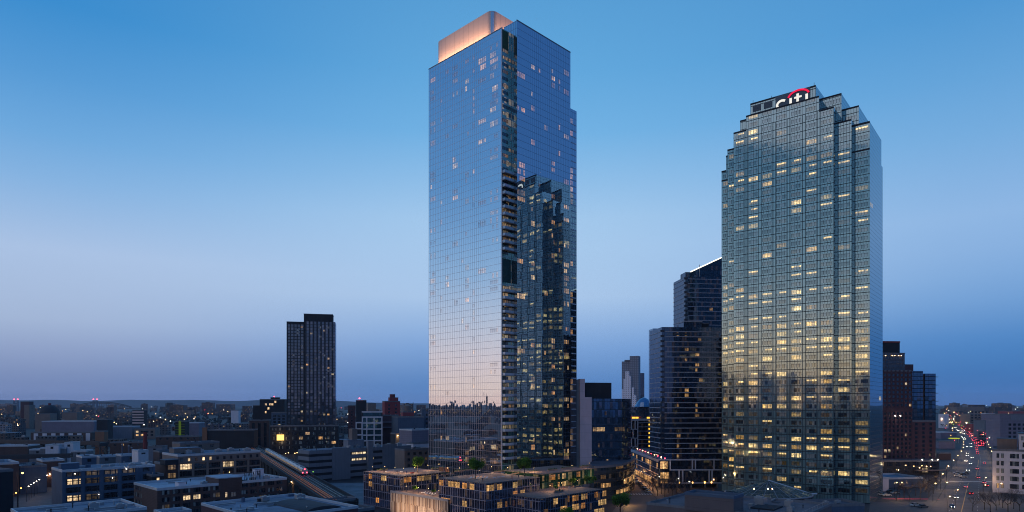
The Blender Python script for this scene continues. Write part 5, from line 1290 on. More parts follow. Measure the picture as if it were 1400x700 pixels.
for i in range(5): q.bar(fs['f'], 0, lu, 38-4.6*i-4.6, 38-4.6*i-2.2, .4)
q.build('pale_band', wall_mat('pink_band', (.62, .46, .44), .08), t)
bld('tin_shed', 'grey shed with a bright pale ridge behind the striped warehouse', 'shed', 148, 900, 17, pxr=181, lv=26, wm='grey', rm='roof_pale', ang=8)
bld('lit_workshop', 'low workshop with a few yellow-lit windows', 'workshop', 183, 900, 14.5, pxr=212, lv=18, wm='stone', rm='roof_dark', ang=8, wins=[dict(z0=3, fh=4.5, nf=2, pitch=6, ww=3.4, wh=2.6, lit=.45, lo=1.5, hi=2.5)])
t, f, fs, lu, lv = bld('big_warehouse', 'big blank mauve-grey warehouse on the left', 'warehouse', 57, 850, 25.5, pxr=128, lv=30, wm='lilac', rm='roof_pale', ang=6)
t, f, fs, lu, lv = bld('striped_warehouse', 'lower warehouse front in pink and pale vertical panels', 'warehouse', 42, 820, 12.5, pxr=125, lv=12, wm='brick', rm='roof_grey', ang=6)
q = MB(); n = 7
for i in range(n): q.bar(fs['f'], lu*(i+.35)/n, lu*(i+.35)/n+lu/n*.5, 1.5, 11, .2)
q.build('pale_panel', M['white'], t)
bld('pinkish_block', 'square pink-tan block left of the big mauve warehouse', 'building', 48, 1000, 33, pxr=68, lv=20, wm='stone', rm='roof_brown', ang=8)
bld('pinkish_hall', 'second tan block showing above the big mauve warehouse roof', 'building', 85, 1100, 34, pxr=105, lv=20, wm='stone', rm='roof_brown', ang=8)
bld('pale_twin_block', 'tan twin slab with a dark top near the left horizon', 'tower block', 33, 1300, 46, pxr=40, lv=18, wm='stone', rm='roof_dark', ang=6)
bld('dark_twin_block', 'dark twin slab joined to the tan one near the left horizon', 'tower block', 28, 1320, 53, pxr=40, lv=14, wm='brick_plum', rm='roof_dark', ang=6)
bld('white_slab', 'narrow pinkish-white blank slab on the far flats left of the black mid-rise', 'building', 316, 1400, 35, pxr=326, lv=14, wm='white', rm='roof_grey', ang=5)
P = at(68, 1500); t = thing('gas_dome', 'dark round-topped dome near the left horizon', 'dome', P)
q = MB(); n = 20
for i in range(6):
    a0, a1 = R(90*i/6), R(90*(i+1)/6)
    for k in range(n):
        b0, b1 = 2*math.pi*k/n, 2*math.pi*(k+1)/n
        pp = lambda a, b_: (P[0]+20*math.cos(a)*math.cos(b_), P[1]+20*math.cos(a)*math.sin(b_), 26+20*math.sin(a))
        q.poly([pp(a0, b0), pp(a0, b1), pp(a1, b1), pp(a1, b0)])
q.prism([(P[0]+20*math.cos(2*math.pi*k/n), P[1]+20*math.sin(2*math.pi*k/n)) for k in range(n)], 0, 26, top=False)
q.build('shell', M['dark'], t); q = MB(); q.tube((*P, 45.5), (*P, 50), 3, 3, 10); q.build('lantern', M['brick_red'], t)
# left edge brick row and street of lamps
bld('brick_warehouse', 'dark brick warehouse at the left edge with a snowy parapet, above the lamp street', 'warehouse', -8, 330, 17.5, pxr=26, lv=26, wm='brick', rm='roof_blue', ang=47, wins=[dict(z0=3, fh=4, nf=3, pitch=5, ww=2.6, wh=2.0, lit=.02, cap=12)])
bld('dim_warehouse', 'dim blue warehouse behind the lamp street', 'warehouse', 27, 345, 14.6, pxr=64, lv=24, wm='conc_blue', rm='roof_grey', ang=47)
bld('brick_shop', 'brown brick shed with a pale roof left of the blue-grey loft', 'shed', 58, 372, 15.5, pxr=88, lv=16, wm='brick', rm='roof_blue')
bld('corner_brick_block', 'black corner block at the bottom left of the lamp street', 'building', -40, 262, 20, pxr=18, lv=20, wm='dark', rm='roof_grey', ang=60)
bld('long_brick_row', 'long low red-brown brick row under the elevated road', 'building', -10, 520, 14.5, pxr=38, lv=18, wm='brick', rm='roof_pale', ang=10)
for i, (px, pr, Y, zt, wm, lb) in enumerate([(40, 62, 500, 13, 'conc', 'grey shed with a pale roof right of the long brick row'), (55, 90, 480, 15.5, 'conc', 'pale stepped rooftop building below the elevated road'), (62, 80, 478, 17.8, 'white', 'whitish rooftop box below the elevated road'), (88, 100, 485, 19, 'white', 'small white rooftop block below the elevated road'), (97, 118, 470, 14, 'conc', 'low pale-roofed shed near the rail trestle'), (112, 132, 350, 19.5, 'conc_blue', 'blue-grey box behind the loft roof'), (136, 170, 420, 14, 'conc', 'pale roof strip behind the blue-grey loft'), (166, 190, 410, 15.6, 'conc_blue', 'low blue roof behind the brick chimney'), (189, 203, 395, 19.4, 'white', 'small white bulkhead house with a dark slot beside the brick chimney'), (200, 222, 470, 17, 'grey', 'grey workshop right of the brick chimney'), (218, 246, 430, 16.5, 'brick', 'brick shed with a pale roof behind the maroon annex'), (246, 300, 360, 26.0, 'stone', 'set-back upper storey behind the attic loft'), (213, 272, 600, 18, 'brick', 'long dark brick warehouse in front of the green-lit block'), (150, 196, 560, 15, 'brick', 'dark brick warehouse in front of the pale ridge shed')]):
    bld('flat_shed', lb, 'building', px, Y, zt, pxr=pr, lv=12, wm=wm, rm='roof_pale' if wm in ('conc', 'white', 'conc_blue') else 'roof_brown', ang=12 if Y > 440 else TH, wins=[dict(z0=zt-4, fh=4, nf=1, pitch=5, ww=1.8, wh=1.6, lit=.25 if px in (218, 246, 200) else .04, cap=20)] if px != 189 else [dict(z0=zt-3.2, fh=3, nf=1, pitch=4, ww=2.2, wh=.9, lit=0)])
P = at(198.5, 440); t = thing('brick_chimney', 'square tapering brick chimney beside the white bulkhead house', 'chimney', P)
q = MB(); q.tube((*P, 0), (*P, 29), 1.7, 1.2, 8); q.build('shaft', M['brick_red'], t); q = MB(); q.tube((*P, 28.6), (*P, 29.4), 1.4, 1.4, 8); q.build('rim', M['dark'], t)
for i, px in enumerate((167, 176, 180)):
    p = at(px, 425); t = thing('flue_pipe', ['left', 'middle', 'right'][i]+' pale flue pipe of the trio behind the loft roof', 'flue', p); q = MB(); q.tube((*p, 0), (*p, 21-i), .45, .45, 8); q.build('pipe', M['lilac'], t); q = MB(); q.tube((*p, 21-i), (*p, 21.5-i), .6, .6, 8); q.build('cap', M['metal'], t)

# elevated road and trestle on the left, elevated railway with its train
def viaduct(name, label, A, B, zdeck, width, thick, bents, wm, cat, truss=False, rails=False):
    d = Vector((B[0]-A[0], B[1]-A[1])); L = d.length; ang = math.degrees(math.atan2(d.y, d.x)); f = Fr(A, ang); t = thing(name, label, cat, A)
    q = MB(); q.box(f, 0, L, 0, width, zdeck-thick, zdeck, bottom=True); q.build('deck', M['tie'] if rails else M[wm], t)
    for v in (0, width-.25):
        q = MB(); q.box(f, 0, L, v-.1, v+.35, zdeck-.9, zdeck+1.0, bottom=True); q.build('parapet', M['dark'] if rails else M[wm], t)
    u = 6
    while u < L:
        q = MB()
        for v in (.8, width-1.6): q.box(f, u, u+1.0, v, v+.9, 0, zdeck-thick)
        q.box(f, u-.05, u+1.05, .3, width-.3, zdeck-thick-1.2, zdeck-thick+.02, bottom=True)
        if truss: q.tube((*f.xy(u, 1.2), 0.5), (*f.xy(u, width-1), zdeck-thick-1), .22); q.tube((*f.xy(u, width-1), .5), (*f.xy(u, 1.2), zdeck-thick-1), .22); q.tube((*f.xy(u+.5, .8), zdeck-thick-1), (*f.xy(u+bents*.5, .8), zdeck-thick-6), .3); q.tube((*f.xy(u+bents*.5, .8), zdeck-thick-6), (*f.xy(u+bents, .8), zdeck-thick-1), .3)
        q.build('bent', M[wm], t); u += bents
    return t, f, L
viaduct('elevated_road', 'long elevated road on braced steel trestles crossing the left side', at(-120, 640), at(136, 585), 12.8, 10, 2.0, 24, 'steel', 'viaduct', truss=True)
viaduct('rail_viaduct', 'low brown rail viaduct on twin concrete columns at the left edge', at(-120, 420), at(96, 452), 12.0, 8, 1.6, 34, 'steel', 'viaduct')
A, B = (-291.0, 690.0), (-70.5, 249.0)
t, f, L = viaduct('elevated_railway', 'elevated railway running diagonally past the lofts, rails tinted orange for the train-light trails', A, B, 9.6, 12.4, 1.4, 22, 'steel', 'railway', rails=True)
fd = f
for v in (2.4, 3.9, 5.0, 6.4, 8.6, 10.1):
    q = MB(); q.box(f, 0, L-2, v, v+(.5 if v < 6 else .16), 9.62, 9.9); q.build('rail', M['trail_orange'] if v < 6 else M['metal'], t)  # wide orange rails stand in for train-light trails
used(346, 480, 240, 700)
def clutter(t, f, lu, lv, z, n, seed, m0='metal'):
    r_ = random.Random(seed)
    for i in range(n):
        u, v = r_.uniform(1, max(1.2, lu-3)), r_.uniform(1, max(1.2, lv-2)); k = r_.random(); q = MB(); c_ = f.xy(u, v)
        if k < .4: h = r_.uniform(.6, 1.8); q.tube((*c_, z), (*c_, z+h), .16, .16, 6); q.tube((*c_, z+h), (*c_, z+h+.25), .3, .22, 6); q.build('vent', M[r_.choice(['metal', 'dark'])], t)
        elif k < .62: L_ = r_.uniform(3, 8); q.box(f, u, min(u+L_, lu-.5), v, v+.5, z+.25, z+.75, bottom=True); q.build('duct', M['metal'], t)
        elif k < .85: q.box(f, u, u+r_.uniform(1, 2.4), v, v+r_.uniform(.8, 1.6), z, z+r_.uniform(.6, 1.6)); q.build('roof_unit', M[r_.choice(['metal', 'conc_blue', 'dark'])], t)
        else: q.box(f, u, u+r_.uniform(2, 4), v, v+r_.uniform(1.5, 3), z, z+.06); q.build('roof_patch', M[r_.choice(['roof_dark', 'roof_pale'])], t)
for i_, t_ in enumerate([o for o in bpy.data.objects if o.parent is None and o.get('category') in ('loft building', 'garage', 'warehouse', 'building', 'shed', 'workshop') and o.name in ROOFS]):
    f_, lu_, lv_, z_ = ROOFS[t_.name]; a_ = lu_*lv_
    clutter(t_, f_, lu_, lv_, z_, int(min(16, 2+a_/55)), i_)
# the train: one thing, eleven cars
SIL = plain('stainless_steel', (.42, .44, .48), .3, .7); 
u_end = L-104
tr = thing('subway_train', 'silver train with red tail lights on the elevated railway', 'train', f.xy(u_end, 9.4), 9.9)
v0, v1 = 7.6, 10.5
for i in range(11):
    u1 = u_end-i*15.8; u0 = u1-15.2
    if u0 < 2: break
    q = MB(); pr = [(v0, 10.6), (v0-.05, 12.6), (v0+.35, 13.35), (v0+1.45, 13.6), (v1-.35, 13.35), (v1+.05, 12.6), (v1, 10.6)]
    for (a, za), (c_, zc) in zip(pr, pr[1:]): q.poly([(*f.xy(u0, a), za), (*f.xy(u1, a), za), (*f.xy(u1, c_), zc), (*f.xy(u0, c_), zc)])
    q.poly([(*f.xy(u1, a), z) for a, z in pr]); q.poly([(*f.xy(u0, a), z) for a, z in pr][::-1])
    car = q.build('train_car', SIL, tr)
    fcs = faces(f, u0, u1, v0-.08, v1+.08)
    q = MB(); q.panel(fcs['b'], .6, 14.6, 11.7, 12.5, .02, True, (.5, .3, .3)); q.panel(fcs['f'], .6, 14.6, 11.7, 12.5, .02, True, (.5, .3, .3)); q.build('window_band', M['win'], car)
    q = MB(); q.box(f, u0+3, u0+6, v0+.8, v1-.8, 13.5, 13.85); q.box(f, u1-6, u1-3, v0+.8, v1-.8, 13.5, 13.85); q.build('roof_unit', M['metal'], car)
    q = MB(); q.box(f, u0+1.5, u0+4.5, v0+.3, v1-.3, 9.88, 10.65); q.box(f, u1-4.5, u1-1.5, v0+.3, v1-.3, 9.88, 10.65); q.build('bogie', M['dark'], car)
for v, z in ((v0+.4, 11.2), (v1-.4, 11.2), ((v0+v1)/2, 13.0)):
    q = MB(); q.ball((*f.xy(u_end+.1, v), z), .27); q.build('tail_light', M['bulb_red'], tr)
p = f.xy(u_end+5, 12.4); t = thing('signal_lamp', 'greenish signal lamp beside the tail of the train', 'signal', p, 9.6); q = MB(); q.tube((*p, 9.6), (*p, 11.8), .08); q.build('post', M['dark'], t); q = MB(); q.ball((*p, 11.9), .14); q.build('lamp', M['bulb_green'], t)

# arch bridge and its towers on the left horizon
YH = 4400; t = thing('arch_bridge', 'long steel arch bridge on the left horizon', 'bridge', at(138, YH))
q = MB(); x0, x1 = at(98, YH)[0], at(180, YH)[0]; zb, za = zat(556.3, YH), zat(549.6, YH)
N_ = 26; top = lambda s: (x0+(x1-x0)*s, YH, zb+(za-zb)*(1-(2*s-1)**2)); low = lambda s: (x0+(x1-x0)*s, YH, zb-6+(za-zb)*.9*(1-(2*s-1)**2))
for i in range(N_):
    s, s2 = i/N_, (i+1)/N_; q.tube(top(s), top(s2), 3.0, n=4); q.tube(low(s), low(s2), 2.4, n=4); q.tube(low(s), top(s2), 1.4, n=4); q.tube((*top(s)[:2], zb-8), top(s), 1.3, n=4)
q.build('arch', M['steel'], t); q = MB(); q.box(Fr((x0-80, YH), 0), 0, x1-x0+160, -6, 6, zb-12, zb-6, bottom=True); q.build('deck', M['steel'], t)
for px, Y, grp in ((21, 4200, 'left end of the horizon'), (129.5, 4300, 'middle of the arch')):
    t = thing('bridge_tower', f'steel suspension bridge tower with two red beacons by the {grp}', 'bridge tower', at(px, Y)); fb = Fr(at(px, Y), 0); q = MB()
    for u in (-15, 9): q.box(fb, u, u+7, 0, 8, 0, zat(547.2, Y))
    for z in (50, zat(549, Y)): q.box(fb, -8.2, 9.2, 1, 7, z, z+8, bottom=True)
    q.build('frame', plain('bridge_steel', (.12, .14, .2)), t)
    for u in (-11.5, 12.5): q = MB(); q.ball((*fb.xy(u, 4), zat(545.9, Y)), 3.2); q.build('beacon', M['bulb_red'], t)
t = thing('bridge_tower', 'twin-columned dark tower on the horizon right of the arch', 'bridge tower', at(232, 4000)); fb = Fr(at(232, 4000), 0); q = MB()
for u in (-17, -8, 1, 10): q.box(fb, u, u+5, 0, 6, 0, zat(550.5, 4000))
q.box(fb, -17.1, 15.1, -.1, 6.1, zat(553, 4000), zat(552, 4000)); q.build('frame', M['dark'], t)
# ------------------------------------------------------------------ right-hand side of the picture
t, f, fs, lu, lv = bld('brick_tower', 'plum brick apartment tower with a dark crown right of the office tower', 'apartment tower', 1196, 468, zat(506, 468), pxr=1247, lv=20, wm='brick_plum', rm='roof_dark', ang=6)
wq = []; r_ = random.Random(12)
n = 9; st = lu/n
for k in range(36):
    z = 3+3.05*k
    if z > zat(506, 468)-3: break
    for i in range(n): wq.append((fs['f'], st*i+st*.22, st*i+st*.74, z, z+1.8, litval(.045 if k > 3 else .02, .6, 1.6)))
wq += [(fs['f'], st*2+.6, st*2+3.2, 13, 15, (2.2, .1, .3)), (fs['f'], st*3+.6, st*3+2.6, 13, 15, (2.2, .1, .6))]
hero_windows(t, wq, M['win'], 100, out=.06)
q = MB()
for i in range(n+1): q.bar(fs['f'], max(0, st*i-.5), min(lu, st*i+.5), 44, zat(506, 468), .2); q.bar(fs['f'], max(0, st*i-.7), min(lu, st*i+.7), 0, 43, .25)
q.bar(fs['f'], -.2, lu+.2, 42.5, 44.4, .5); q.build('brick_pier', M['brick_plum'], t)
zt = zat(506, 468)
f2 = Fr(at(1198, 470), 6); l2 = run(at(1198, 470), f2.u, 1237); l3 = run(at(1198, 470), f2.u, 1231.5)
q = MB(); q.box(f2, 0, l2, 0, 17, zt-1, zat(483, 470), top=False); up = q.build('upper_storeys', curtain_mat('grey_top_glass', 2.2, 2.8, .1, (.6, .65, .75, 1), (.05, .052, .06), (.09, .085, .095), mw=.7, mh=.9, mull_metal=0), t)
q = MB(); q.box(f2, -.2, l2+.2, -.2, 17.2, zat(483, 470), zat(482, 470), bottom=True); q.build('cornice', M['conc'], up)
q = MB(); q.box(f2, 0, l3, 1, 14, zat(482, 470), zat(468, 470)); q.build('roof_screen', M['dark'], up)
q = MB(); q.box(f2, 0, l3+.2, .8, 14.2, zat(468, 470), zat(466, 470), bottom=True); q.build('screen_cap', M['brick_red'], up)
for a in (3, 8, 10, 13, 15): q = MB(); q.ball((*f2.xy(l2-18+a, -.5), zat(486, 470)), .22); q.build('soffit_lamp', M['bulb_warm'], up)
for px in (1224, 1231): q = MB(); q.ball((*at(px, 466), zat(568.5, 466)), .35); q.build('terrace_lamp', M['bulb_white'], t)
# glass tower with fins beside it
YQ = 500; P = at(1244, YQ); f = Fr(P, 8); l1, l2 = run(P, f.u, 1262), run(P, f.u, 1280)
t = thing('finned_glass_tower', 'blue glass tower with balcony fins jutting from its right edge', 'apartment tower', P)
BQ = curtain_mat('blue_tower_glass', 3.0, 3.1, .26, (.5, .68, .88, 1), (.02, .035, .055), (.03, .04, .055), mw=.18, mh=.5, tilt=.02, interior=.01)
q = MB(); q.box(f, 0, l1, 0, 18, 0, zat(507, YQ)); q.build('curtain_wall', BQ, t)
q = MB(); q.box(f, l1+2.0, l2, .5, 18, 0, zat(510.5, YQ)); q.build('curtain_wall', BQ, t)
q = MB(); q.box(f, l1, l1+2.0, 1.5, 17, 0, zat(511, YQ)); q.build('core_slot', M['brick'], t)
q = MB()
for k in range(30):
    z = 40+3.1*k
    if z > zat(512, YQ)-1: break
    if k % 2 or k > 14 or k < 4: q.box(f, l2-.5, l2+1.9, 0, 4, z, z+.35, bottom=True)
q.build('balcony_fins', plain_rail, t)
q = MB(); q.box(f, -1.2, 7.0, 5, 15, zat(520, YQ), zat(497.5, YQ)); q.build('plant_room', M['brick_plum'], t)
t, f, fs, lu, lv = bld('brick_podium_tower', 'dim plum brick wing in front of the finned glass tower', 'apartment block', 1246, 475, zat(575, 475), pxr=1279, lv=14, wm='brick_plum', rm='roof_dark', ang=7, wins=[dict(z0=3, fh=3.1, nf=10, pitch=4.4, ww=2.0, wh=1.9, lit=.03)])
t, f, fs, lu, lv = bld('dark_podium_block', 'black podium with canopy lamps at the foot of the brick towers', 'podium', 1196, 440, 9.5, pxr=1284, lv=10, wm='dark', rm='roof_dark', ang=5, wins=[dict(z0=.4, fh=4.4, nf=2, pitch=6, ww=4.2, wh=3.0, lit=.12, lo=.3, hi=.8)])
for a, z in ((16, 3.2), (36, 5.4), (31, 4.6), (40, 9.9), (44, 9.9), (33, 9.9)): q = MB(); q.ball((*f.xy(a, -1), z), .28); q.build('canopy_lamp', M['bulb_warm'] if z < 9 else M['bulb_white'], t)
q = MB(); q.box(f, 28, lu+4, -4, -.05, 2.6, 3.1, bottom=True); q.build('canopy', M['stone'], t)
bld('flat_roof_hall', 'low hall with a pale flat roof at the foot of the brick tower', 'hall', 1214, 372, 5.6, pxr=1262, lv=22, wm='conc_blue', rm='roof_blue', ang=8)
bld('site_cabin', 'white site cabin left of the low flat-roofed hall', 'cabin', 1207, 356, 7.5, pxr=1215, lv=4, wm='white', rm='roof_pale', ang=5)
# white corner building on the right
t, f, fs, lu, lv = bld('white_loft', 'white corner building with paired and wide dark windows at the right edge', 'loft building', 1357, 352, 23.2, lu=62, lv=30, wm='white', rm='roof_grey', ang=-36)
wq = []; fc = fs['f']
for k in range(5):
    z = 1.6+4.0*k+1.0
    for a, w_ in ((1.7, 1.2), (3.6, 1.2), (7.4, 3.8), (12.5, .9), (13.9, 1.7), (16.1, .9), (19, 3.6), (24, 3.6), (29, 2.5)):
        v = 0.0
        if k == 0 and a < 5: v = 1.3
        if k == 2 and 13 < a < 15: v = 1.3
        wq.append((fc, a, a+w_, z, z+2.4, (v, .9, r_.random()+.001)))
for k in range(5):
    for a in (3, 8, 13, 18): wq.append((fs['l'], a, a+2.4, 2.6+4*k, 5+4*k, litval(.1)))
hero_windows(t, wq, M['winb'], 100, out=.05)
q = MB()
for z in (4.9, 8.9, 16.9): q.bar(fc, -.1, lu, z+.2, z+.4, .15)
q.build('string_course', M['white'], t)
q = MB(); q.box(f, 11.2, lu, .3, 18, 22, 31.4, top=False); o = q.build('upper_storeys', M['white'], t)
q = MB(); q.box(f, 11.0, lu+.2, .1, 18.2, 31.4, 31.9, bottom=True); q.build('upper_roof', M['roof_grey'], o)
f3 = faces(f, 11.2, lu, .3, 18)['f']; 
hero_windows(o, [(f3, a, a+w_, z, z+2.6, (0, .5, r_.random()+.001)) for z in (24.6,) for a, w_ in ((1.5, 2.8), (6, 2.8), (11, 2.8))]+[(f3, a, a+w_, 28.2, 30.4, (0, .5, .4)) for a, w_ in ((1, .9), (2.5, 1.8), (6, 2.6))], M['winb'])
bulkhead(t, f, 2, 10.5, 6, 16, 22.3, 6.2, M['stone'], M['roof_grey'])
# blocks along the avenue
t, f, fs, lu, lv = bld('blue_office', 'blue-grey office block with square windows behind the white corner building', 'office block', 1367.5, 700, zat(566, 700), pxr=1430, lv=20, wm='lilac', rm='roof_grey', ang=3, wins=[dict(z0=2, fh=4.3, nf=6, pitch=5.2, ww=3.0, wh=2.4, lit=0, m0=8)])
q = MB(); q.bar(fs['f'], 11, lu, 30.5, 35.5, .3); q.build('louvre_band', M['grey'], t)
bld('pale_blue_block', 'pale blue blank block between the brick warehouse and the blue-grey office', 'office block', 1346, 920, zat(575, 920), pxr=1368, lv=20, wm='conc', rm='roof_grey', ang=4, wins=[dict(z0=2, fh=4, nf=7, pitch=4.4, ww=2.6, wh=1.9, lit=.03, mat='winb')])
bld('pale_blue_tower', 'narrow pale blue lift tower rising behind the pale blue block', 'building', 1350, 1000, zat(565, 1000), pxr=1360, lv=12, wm='lilac', rm='roof_pale', ang=4)
bld('brick_warehouse', 'salmon brick warehouse with rows of square windows along the avenue', 'warehouse', 1326, 1300, zat(566, 1300), pxr=1352, lv=26, wm='stone', rm='roof_brown', ang=4, wins=[dict(z0=2, fh=5.5, nf=6, pitch=7.5, ww=4.4, wh=3, lit=.02)])
bld('brick_warehouse', 'dark red brick warehouse end in front of the salmon one', 'warehouse', 1333, 1120, zat(579, 1120), pxr=1347, lv=20, wm='brick_red', rm='roof_brown', ang=4, wins=[dict(z0=2, fh=5, nf=4, pitch=6, ww=2.6, wh=2.6, lit=.02)])
bld('salmon_block', 'salmon block with a bright pale wall above the avenue lights', 'building', 1303, 1500, zat(570, 1500), pxr=1322, lv=26, wm='stone', rm='roof_brown', ang=4)
bld('long_brick_terrace', 'long pink flat-topped block on the right horizon', 'building', 1324, 2600, zat(556, 2600), pxr=1346, lv=40, wm='stone', rm='roof_brown', ang=2)
bld('long_brick_terrace', 'shorter pink block on the right horizon, left of the long one', 'building', 1308, 2600, zat(556.5, 2600), pxr=1317, lv=40, wm='stone', rm='roof_brown', ang=2)
bld('long_brick_terrace', 'rusty-roofed long block on the horizon at the right edge', 'building', 1385, 2000, zat(562, 2000), pxr=1430, lv=60, wm='brick_red', rm='roof_brown', ang=2)
bld('white_billboard_house', 'small white-fronted house among the avenue lights', 'building', 1290, 1300, zat(566, 1300), pxr=1297, lv=14, wm='white', rm='roof_pale', ang=4)
bld('teal_roof_hall', 'low hall with a pale teal roof left of the avenue lights', 'hall', 1286, 900, 9, pxr=1308, lv=30, wm='lilac', rm='roof_pale', ang=4)
bld('low_market_hall', 'low dark hall beside the avenue below the teal roof', 'hall', 1284, 700, 8, pxr=1306, lv=26, wm='lilac', rm='roof_grey', ang=4)
bld('low_depot', 'low dark depot left of the avenue, nearer than the market hall', 'hall', 1284, 560, 6, pxr=1300, lv=26, wm='brick', rm='roof_dark', ang=4)
p = at(1307, 800); t = thing('lit_canopy', 'filling station canopy glowing yellow-green beside the avenue', 'canopy', p)
f = Fr(p, 3); q = MB(); q.box(f, -5, 5, 0, 6, 5.2, 6.2, bottom=True); q.build('roof', glow('canopy_glow', (.55, .62, .05), .9), t)
for u, v in ((-4, 1), (4, 1), (-4, 5), (4, 5)): q = MB(); q.box(f, u-.2, u+.2, v-.2, v+.2, 0, 5.2); q.build('post', M['metal'], t)

# foreground roofs in front of the office tower and the glass rotunda
P = at(884, 236); f = Fr(P, 51)
zR = zat(687, 236)
t = thing('theatre_block', 'brown flat-roofed block with parapets in front of the office tower', 'building', P)
lF = run(P, f.u, 947)
block(t, f, lF, 52, -.4, zR, wall_mat('brown_render', (.14, .11, .115), .25, lines=(0, 3)), M['roof_brown'], .7, v0=-52)
used(870, 1140, 200, 290)
f2 = Fr(at(936, 226), 51); zR2 = zat(674, 226)
q = MB(); q.box(f2, 0, 9, -17, 0, zR-1, zR2, top=False); st2 = q.build('stage_house', bpy.data.materials['brown_render'], t)
q = MB(); q.poly([(*f2.xy(u, v), zR2-.5) for u, v in ((0, -17), (9, -17), (9, 0), (0, 0))]); q.build('stage_roof', M['roof_brown'], st2)
q = MB()
for a in ((-.1, 9.1, -.4, .1), (-.1, 9.1, -17.1, -16.6), (-.1, .35, -16.6, -.4), (8.7, 9.1, -16.6, -.4)): q.box(f2, *a, zR2-.6, zR2+.35, bottom=True)
q.build('stage_parapet', M['conc_blue'], st2)
for u, v, s_ in ((30, -30, 1.2), (33, -22, 1.0), (22, -34, 1.6), (26, -42, 1.2), (14, -46, 1.0), (8, -30, 1.4)): hvac(t, f, u, v, zR-.7, s_)
q = MB(); q.box(f, 14, 24, -40, -32, zR-.68, zR-.2); q.build('roof_hatch', M['dark'], t)
q = MB()
for i in range(12): q.tube((*f.xy(2+i*3.2, -51.2), zR), (*f.xy(2+i*3.2, -51.2), zR+1.1), .05)
q.tube((*f.xy(2, -51.2), zR+1.1), (*f.xy(37.2, -51.2), zR+1.1), .05); clutter(t, f.at(0, -50), lF, 48, zR-.7, 14, 5); q.build('handrail', M['metal'], t)
t2, f2, fs2, lu2, lv2 = bld('plant_building', 'plain slate block with a pale coping at the foot of the office tower', 'building', 1128, 262, 7.2, pxr=1182, lv=14, wm='conc_blue', rm='roof_grey', ang=8)
for u, v in ((3, 5), (9, 6)): hvac(t2, f2, u, v, 6.3, .8)
# rotunda: half cone of ribbed glass with a white spine
YR = 300; c_ = at(1050, YR); zr, za = 6.6, zat(658.5, YR-2); rr0 = 18.6
t = thing('glass_rotunda', 'ribbed half-cone glass rotunda with a white spine in front of the office tower', 'rotunda', c_)
rg, gg, out = newmat('rotunda_glass')
uv = gg.n('ShaderNodeUVMap').outputs[0]; x, y = gg.sep(uv)[:2]
rib = gg.m('MAXIMUM', gg.m('LESS_THAN', gg.m('FRACT', gg.m('MULTIPLY', x, 26)), .12), gg.m('LESS_THAN', gg.m('FRACT', gg.m('MULTIPLY', y, 5)), .07))
sh, _ = glass_shader(gg, uv, gg.comb(gg.m('FLOOR', gg.m('MULTIPLY', x, 26)), gg.m('FLOOR', gg.m('MULTIPLY', y, 5)), 0.5), (.015, .035, .045, 1), .04, (.4, .55, .65, 1), .012, .08)
mx = gg.n('ShaderNodeMixShader'); gg.put(mx.inputs[0], rib); gg.put(mx.inputs[1], sh); gg.put(mx.inputs[2], bsdf(gg, (.15, .18, .21, 1), .5)); gg.put(out.inputs[0], mx.outputs[0])
ap = (c_[0]+1, c_[1]+2, za); q = MB(); n = 40
ring = [(c_[0]+rr0*math.cos(R(150+240*i/n)), c_[1]+rr0*math.sin(R(150+240*i/n))) for i in range(n+1)]
for i in range(n):
    q.poly([(*ring[i], zr), (*ring[i+1], zr), ap], [(i/n, 0), ((i+1)/n, 0), ((i+.5)/n, 1)])
q.build('cone_glass', rg, t)
q = MB()
for i in range(n): q.tube((*ring[i], zr), (*ring[i+1], zr), .38, n=6); 
q.build('rim', M['pier'], t)
q = MB(); q.prism(ring, -.3, zr-.2); q.build('drum_wall', BANDG, t)
q = MB(); e = at(1108, YR+2); q.tube(ap, (e[0], e[1], zat(676, YR)), .42, n=6); q.tube((e[0], e[1], zat(676, YR)), (e[0]+3, e[1], zat(676, YR)), .42, n=6); q.build('spine', M['trim'], t)
for px in (1031, 1050, 1056): q = MB(); p = at(px, YR-14); q.ball((*p, zat(670, YR-14)+.5), .26); q.build('inner_lamp', M['bulb_warm'], t)

# ------------------------------------------------------------------ bare trees
TWIG = plain('bare_twigs', (0.075, 0.055, 0.05))
def bare_mesh(h, seed):
    rt = random.Random(seed); tr_, cr_ = MB(), MB()
    def grow(p, d, L, r, k):
        e = p+d*L; (tr_ if k < 2 else cr_).tube(p, e, r, r*.62, 5 if k < 2 else 3, cap=False)
        if k >= 6: return
        for i in range(3 if k < 4 else 2):
            nd = (d+Vector((rt.gauss(0, .52), rt.gauss(0, .52), rt.gauss(.12, .3)))).normalized(); grow(p+d*L*rt.uniform(.55, 1), nd, L*rt.uniform(.62, .85), r*.6, k+1)
    grow(Vector((0, 0, 0)), Vector((0, 0, 1)), h*.30, h*.018, 0); return tr_, cr_
protos = []
def bare_tree(label, px, Y, h, i, group):
    p = at(px, Y)
    if len(protos) < 4:
        t = thing('bare_tree', label, 'tree', (0, 0), 0, group); a, b_ = bare_mesh(10.0, 40+len(protos)); a.build('trunk', BARK, t); b_.build('crown', TWIG, t); protos.append(t)
    else: t = dup(protos[i % 4], (0, 0, 0), 0, label, group)
    t.location = (*p, 0); t.rotation_euler = (0, 0, i*1.9); t.scale = (h/10,)*3; return t
i = 0
for px, Y in ((899, 338), (904, 346), (909, 334), (914, 350), (919, 338), (925, 348), (931, 336), (937, 346), (943, 352), (893, 350)):
    bare_tree('bare brown tree in the grove before the lamp-lit colonnade', px, Y, 11+(i % 3)*1.2, i, 'bare trees before the colonnade'); i += 1
for px, Y in ((878, 392), (883, 378), (888, 364), (892, 356)):
    bare_tree('bare tree in the row along the amber shop fronts', px, Y, 8, i, 'bare trees along the shops'); i += 1
